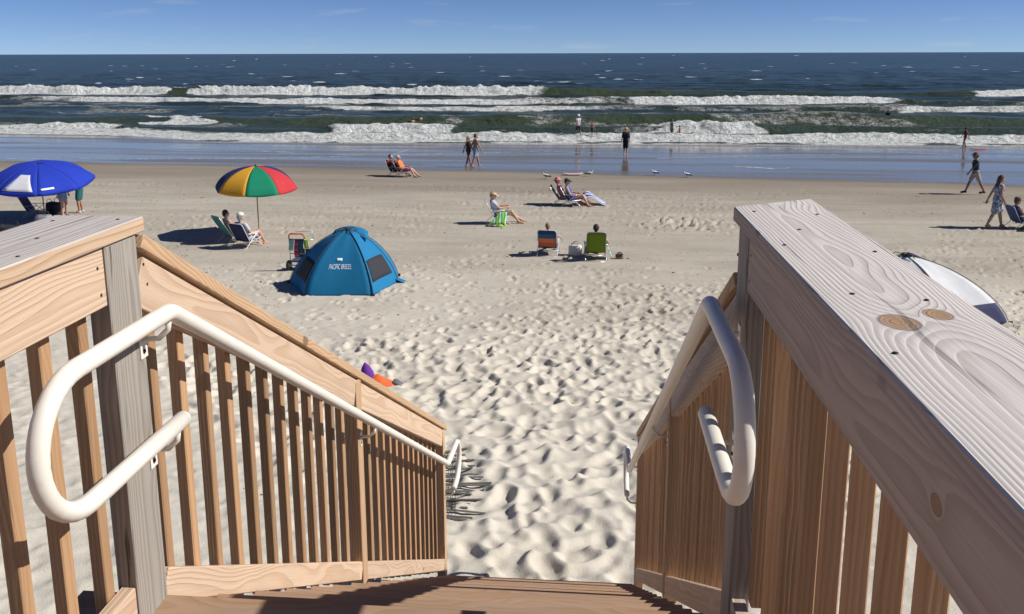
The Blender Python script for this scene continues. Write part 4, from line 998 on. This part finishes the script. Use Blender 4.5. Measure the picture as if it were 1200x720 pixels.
person('seated sunbather in a dark cap on the chair behind the striding woman', off(c, 82, 0, .02), 82, 1.62, 'sit', TAN, suit=cloth((.05, .07, .2)), shorts=cloth((.05, .07, .2)), leglen=.35, hat='cap', hatcol=(.10, .05, .035), nod=15, female=True)
P = [[(-.25+.08*i, -.30+.10*j, .47-.05*j-.03*(i % 2)+(.012*math.sin(i*2+j))) for j in range(7)] for i in range(6)]
tg = MB().sheet(P, .012).build('towel', cloth((.36, .55, .03)), None, Matrix.Translation(off(c, 82, .30, .12)+Vector((0, 0, -.18)))); tag(tg, 'lime green towel draped at the knees of the seated sunbather in a dark cap', 'towel')

# couple strolling at the water's edge
person('blonde woman in a dark swimsuit walking arm in arm at the water edge', at(549, 196), 62, 1.66, 'walk', TAN, suit=cloth((.05, .03, .035)), shorts=cloth((.06, .035, .04)), leglen=.45, hair=(.36, .22, .10), longhair=True, female=True, feet=[(-.08, .16, .075), (.08, -.18, .09)], vox=.014)
person('bare-chested man in pale blue shorts walking arm in arm at the water edge', at(557.5, 196.5), 62, 1.80, 'walk', TAN, shorts=cloth((.30, .36, .42)), leglen=.8, hair=(.12, .07, .04), feet=[(-.09, .22, .075), (.09, -.26, .12)], vox=.014)
# waders
person('wader in black shirt and shorts with a straw hat, mirrored in wet sand', at(733, 181.5), 185, 1.72, 'stand', FAIR, shirt=cloth((.012, .012, .015)), sleeve=.95, shorts=cloth((.012, .012, .015)), leglen=1.0, hat='brim', hatcol=(.55, .30, .10), hair=(.3, .16, .07), feet=[(-.08, .06, .075), (.09, -.06, .075)], vox=.014)
def wader(px, py, sink):
    z = -1.2
    for i in range(6): p = onz(px, py, z); z = .5*z+.5*sea_z(p[0], p[1])
    return Vector((p[0], p[1], sea_z(p[0], p[1])-sink))
person('wader in a white hat and white vest beside a bare-chested child', wader(677.5, 158.0, .16), 150, 1.78, 'walk', BRN, shirt=cloth((.55, .56, .60)), sleeve=.3, shorts=cloth((.02, .022, .03)), leglen=.85, hat='bucket', hatcol=(.75, .76, .78), vox=.016)
person('bare-chested child in dark shorts wading beside the white-hatted adult', wader(694, 158, .16), 200, 1.18, 'walk', TAN, shorts=cloth((.03, .035, .06)), leglen=.8, vox=.014)
person('dark-clothed bather standing against the broken wave', wader(787, 153, .52), 120, 1.70, 'stand', BRN, shirt=cloth((.02, .02, .022)), shorts=cloth((.015, .015, .02)), vox=.016)
person('child in a pink top wading by the dark-clothed bather', wader(796.5, 153, .60), 270, 1.28, 'stand', TAN, shirt=cloth((.50, .16, .13)), shorts=cloth((.35, .10, .10)), vox=.016, hands=[(-.22, .32, 1.0), (.24, .2, .95)])
person('girl in a dark red swimsuit stepping through the shallows', at(1130, 173.5), 268, 1.48, 'walk', BRN, suit=cloth((.16, .03, .035)), female=True, feet=[(-.07, .15, .075), (.07, -.16, .1)], vox=.014)
for lab, px, py, sink in (('swimmer with only the head above water beyond the wading girl', 1023, 136.5, 1.44), ('swimmer with head and shoulders out of the water near the lone head', 1040, 141, 1.22),
                          ('bather up to the neck in front of the breaking foam', 484, 146, 1.30), ('second bather up to the shoulders in the breaking foam', 493.5, 146, 1.26)):
    p = wader(px, py-1.5, sink)
    person(lab, p, random.uniform(90, 270), 1.7, 'stand', BRN, shirt=cloth((.02, .02, .025)) if px > 1000 else None, vox=.018)

# seated pair near the water
for (lab, px, col, sc, mt, sht, hc) in (('person in a dark maroon shirt sitting next to the orange shirt', 465, None, None, (.07, .02, .03), (.03, .03, .05), (.04, .03, .03)), ('white-haired person in an orange shirt and magenta shorts sitting near the water', 474, None, None, (.75, .20, .05), (.30, .05, .16), (.55, .5, .45))):
    c = at(px, 206.5 if px < 470 else 207.5)
    beach_chair('dark red low chair under the '+('maroon shirted sitter' if px < 470 else 'orange shirted sitter'), c, 96, cloth((.16, .03, .03)), frame=paint((.5, .48, .46), .4, 'pale_frame'))
    person(lab, off(c, 96, 0, .02), 96, 1.68, 'sit', FAIR, shirt=cloth(mt), shorts=cloth(sht), hair=hc, vox=.014)

# reader with a straw visor
c = at(586, 262)
beach_chair('blue and white low chair of the reader wearing a straw visor', c, 78, stripes([(.10, .20, .5), (.65, .68, .72)], 0, 7), frame=paint((.75, .75, .75), .4, 'white_frame'))
person('reader in a grey shirt and straw visor bent over a book', off(c, 78, 0, .02), 78, 1.76, 'sit', FAIR, shirt=cloth((.42, .43, .50)), sleeve=.6, shorts=cloth((.10, .12, .10)), hair=(.35, .24, .12), hat='visor', hatcol=(.62, .50, .32), nod=22, feet=[(-.13, .72, .07), (.15, .58, .07)], hands=[(-.08, .18, .56), (.10, .18, .55)])
q = off(c, 78, .36, .10)
P = [[((-.20+.07*i)*(.55+.14*j)-.045*j+.012*math.sin(j*2+i), -.04-.055*j+.03*math.sin(i*1.9)*(.3+.2*j), .44-.072*j*(1+.10*math.sin(i*1.3))) for j in range(6)] for i in range(7)]
o = MB().sheet(P, .012).build('towel', stripes([(.10, .45, .06), (.55, .75, .55), (.04, .30, .22), (.35, .62, .05)], 0, 5.5), None, Matrix.Translation(q)); tag(o, 'green and white striped towel hanging off the straw-visored reader\'s chair', 'towel')
b = MB(); b.sheet([[(x, y, .008+.03*math.exp(-(y*6)**2)*math.cos(x*9)) for y in np.linspace(-.22, .22, 6)] for x in np.linspace(-.09, .09, 4)], .014)
o = b.build('paddle', paint((.35, .70, .04), .5, 'lime_plastic'), None, Matrix.Translation(off(c, 78, .48, -.02)) @ Matrix.Rotation(-.5, 4, 'Z')); tag(o, 'lime green beach paddle on the sand below the striped towel', 'toy')

# pair of readers near the wet sand
c = at(662, 240); c2 = at(672, 241.5)
beach_chair('dark slatted low chair with the pink-hatted sitter', c, 92, cloth((.03, .035, .05)), recline=32)
person('sitter in a pink sun hat half hidden behind the woman with the black visor', off(c, 92, 0, .02), 92, 1.62, 'sit', FAIR, shirt=cloth((.45, .16, .20)), hat='brim', hatcol=(.55, .20, .24), female=True)
beach_chair('dark patterned low chair of the woman with the black visor', c2, 92, print_cloth([(.03, .03, .05), (.3, .3, .33), (.06, .07, .12)], 20))
person('woman in a blue swimsuit and black visor reading in a low chair', off(c2, 92, 0, .02), 92, 1.70, 'sit', FAIR, suit=cloth((.10, .13, .38)), shorts=cloth((.10, .13, .38)), leglen=.25, hat='visor', hatcol=(.02, .02, .025), hair=(.03, .02, .02), female=True, nod=14)
q = at(694, 240)
P = [[(-.42+.13*i, -.28+.10*j, .06+.46*math.exp(-((i-2.0)/3.1)**2)*math.exp(-((j-3)/4.2)**2)-.04*math.sin(i*1.3)*math.cos(j)) for j in range(7)] for i in range(8)]
o = MB().sheet(P, .014).build('towel', stripes([(.05, .08, .30), (.62, .66, .74), (.10, .15, .42), (.7, .72, .76)], 1, 4.5), None, Matrix.Translation(q)); tag(o, 'blue and white striped towel heaped by the feet of the black-visored woman', 'towel')

# pair seen from behind
c = at(643, 297)
beach_chair('low chair with orange, teal and navy striped back', c, 4, stripes([(.02, .04, .14), (.03, .10, .10), (.50, .10, .05), (.60, .18, .06), (.03, .10, .20)], 2, 1.55), frame=paint((.62, .68, .74), .4, 'pale_blue_frame'))
person('sitter in navy seen from behind in the striped chair', off(c, 4, 0, .02), 4, 1.45, 'sit', FAIR, shirt=cloth((.02, .03, .12)), hair=(.28, .19, .10), nod=12, hands=[(-.2, .1, .46), (.36, .10, .42)])
c = at(697, 303)
beach_chair('lime green low chair with a silver frame', c, -4, cloth((.15, .24, .012), trans=.2), h=.70)
person('dark-haired sitter seen from behind in the lime green chair', off(c, -4, 0, .02), -4, 1.66, 'sit', FAIR, suit=cloth((.05, .05, .06)), shorts=cloth((.06, .1, .12)), hair=(.035, .025, .02), hands=[(-.16, .12, .46), (.33, .02, .47)])
q = off(c, -4, .36, .05)
P = [[(-.05+.04*i+.012*math.sin(j*1.3), -.20+.07*j, .462+.01*math.sin(j)-.42*max(0, i-1.0)/4.5) for j in range(6)] for i in range(6)]
o = MB().sheet(P, .014).build('towel', print_cloth([(.05, .40, .10), (.10, .25, .60), (.45, .70, .12), (.6, .7, .7)], 12), None, Matrix.Translation(q+Vector((-.06, 0, 0)))); tag(o, 'green and blue floral towel over the arm of the lime green chair', 'towel')

# pair under the rainbow umbrella
c = at(276, 284)
beach_chair('teal backed low chair under the rainbow umbrella', c, 40, cloth((.07, .30, .25), trans=.2), h=.76, recline=30)
person('dark-haired woman in pink under the rainbow umbrella', off(c, 40, 0, .02), 40, 1.64, 'sit', FAIR, suit=cloth((.45, .16, .20)), shorts=cloth((.45, .16, .20)), leglen=.3, hair=(.04, .02, .02), female=True, nod=10)
c = at(291, 289.5)
beach_chair('navy backed low chair under the rainbow umbrella', c, 20, cloth((.015, .022, .085)), frame=paint((.75, .75, .75), .4, 'white_frame'))
person('man in a white cap and grey shirt under the rainbow umbrella', off(c, 20, 0, .02), 20, 1.74, 'sit', FAIR, shirt=cloth((.50, .51, .55)), shorts=cloth((.45, .46, .50)), hat='cap', hatcol=(.68, .67, .62), hair=(.3, .28, .25), nod=14)

# group at the blue umbrella
c = at(45, 255)
beach_chair('silver framed folding chair with dark sling under the blue umbrella', c, 84, cloth((.06, .07, .10)), h=.66)
person('person in denim shorts standing behind the blue umbrella, only the legs showing', at(75, 254.5), 100, 1.66, 'stand', FAIR, shirt=cloth((.15, .2, .32)), shorts=cloth((.20, .30, .46)), leglen=.55, shoes=cloth((.05, .05, .06)), lean=14, feet=[(-.11, .02, .075), (.12, .06, .075)])
person('person in teal shorts standing half hidden behind the edge of the blue umbrella', at(96, 249.5), 255, 1.70, 'stand', TAN, shirt=cloth((.50, .33, .30)), shorts=cloth((.015, .12, .14)), leglen=.9, hair=(.18, .08, .04), lean=6, nod=18, shoes=cloth((.6, .58, .55)), feet=[(-.09, .05, .075), (.10, .0, .075)], hands=[(-.16, .42, .90), (.16, .42, .88)])

# turn the generated surfaces into plain meshes
bpy.context.view_layer.update(); dg = bpy.context.evaluated_depsgraph_get()
new = [(o, bpy.data.meshes.new_from_object(o.evaluated_get(dg))) for o in CONV]
for o, m in new:
    mt = o.data.materials[0]; o.modifiers.clear(); o.data = m
    if len(m.materials) == 0: m.materials.append(mt)
    m.polygons.foreach_set('use_smooth', [True]*len(m.polygons))
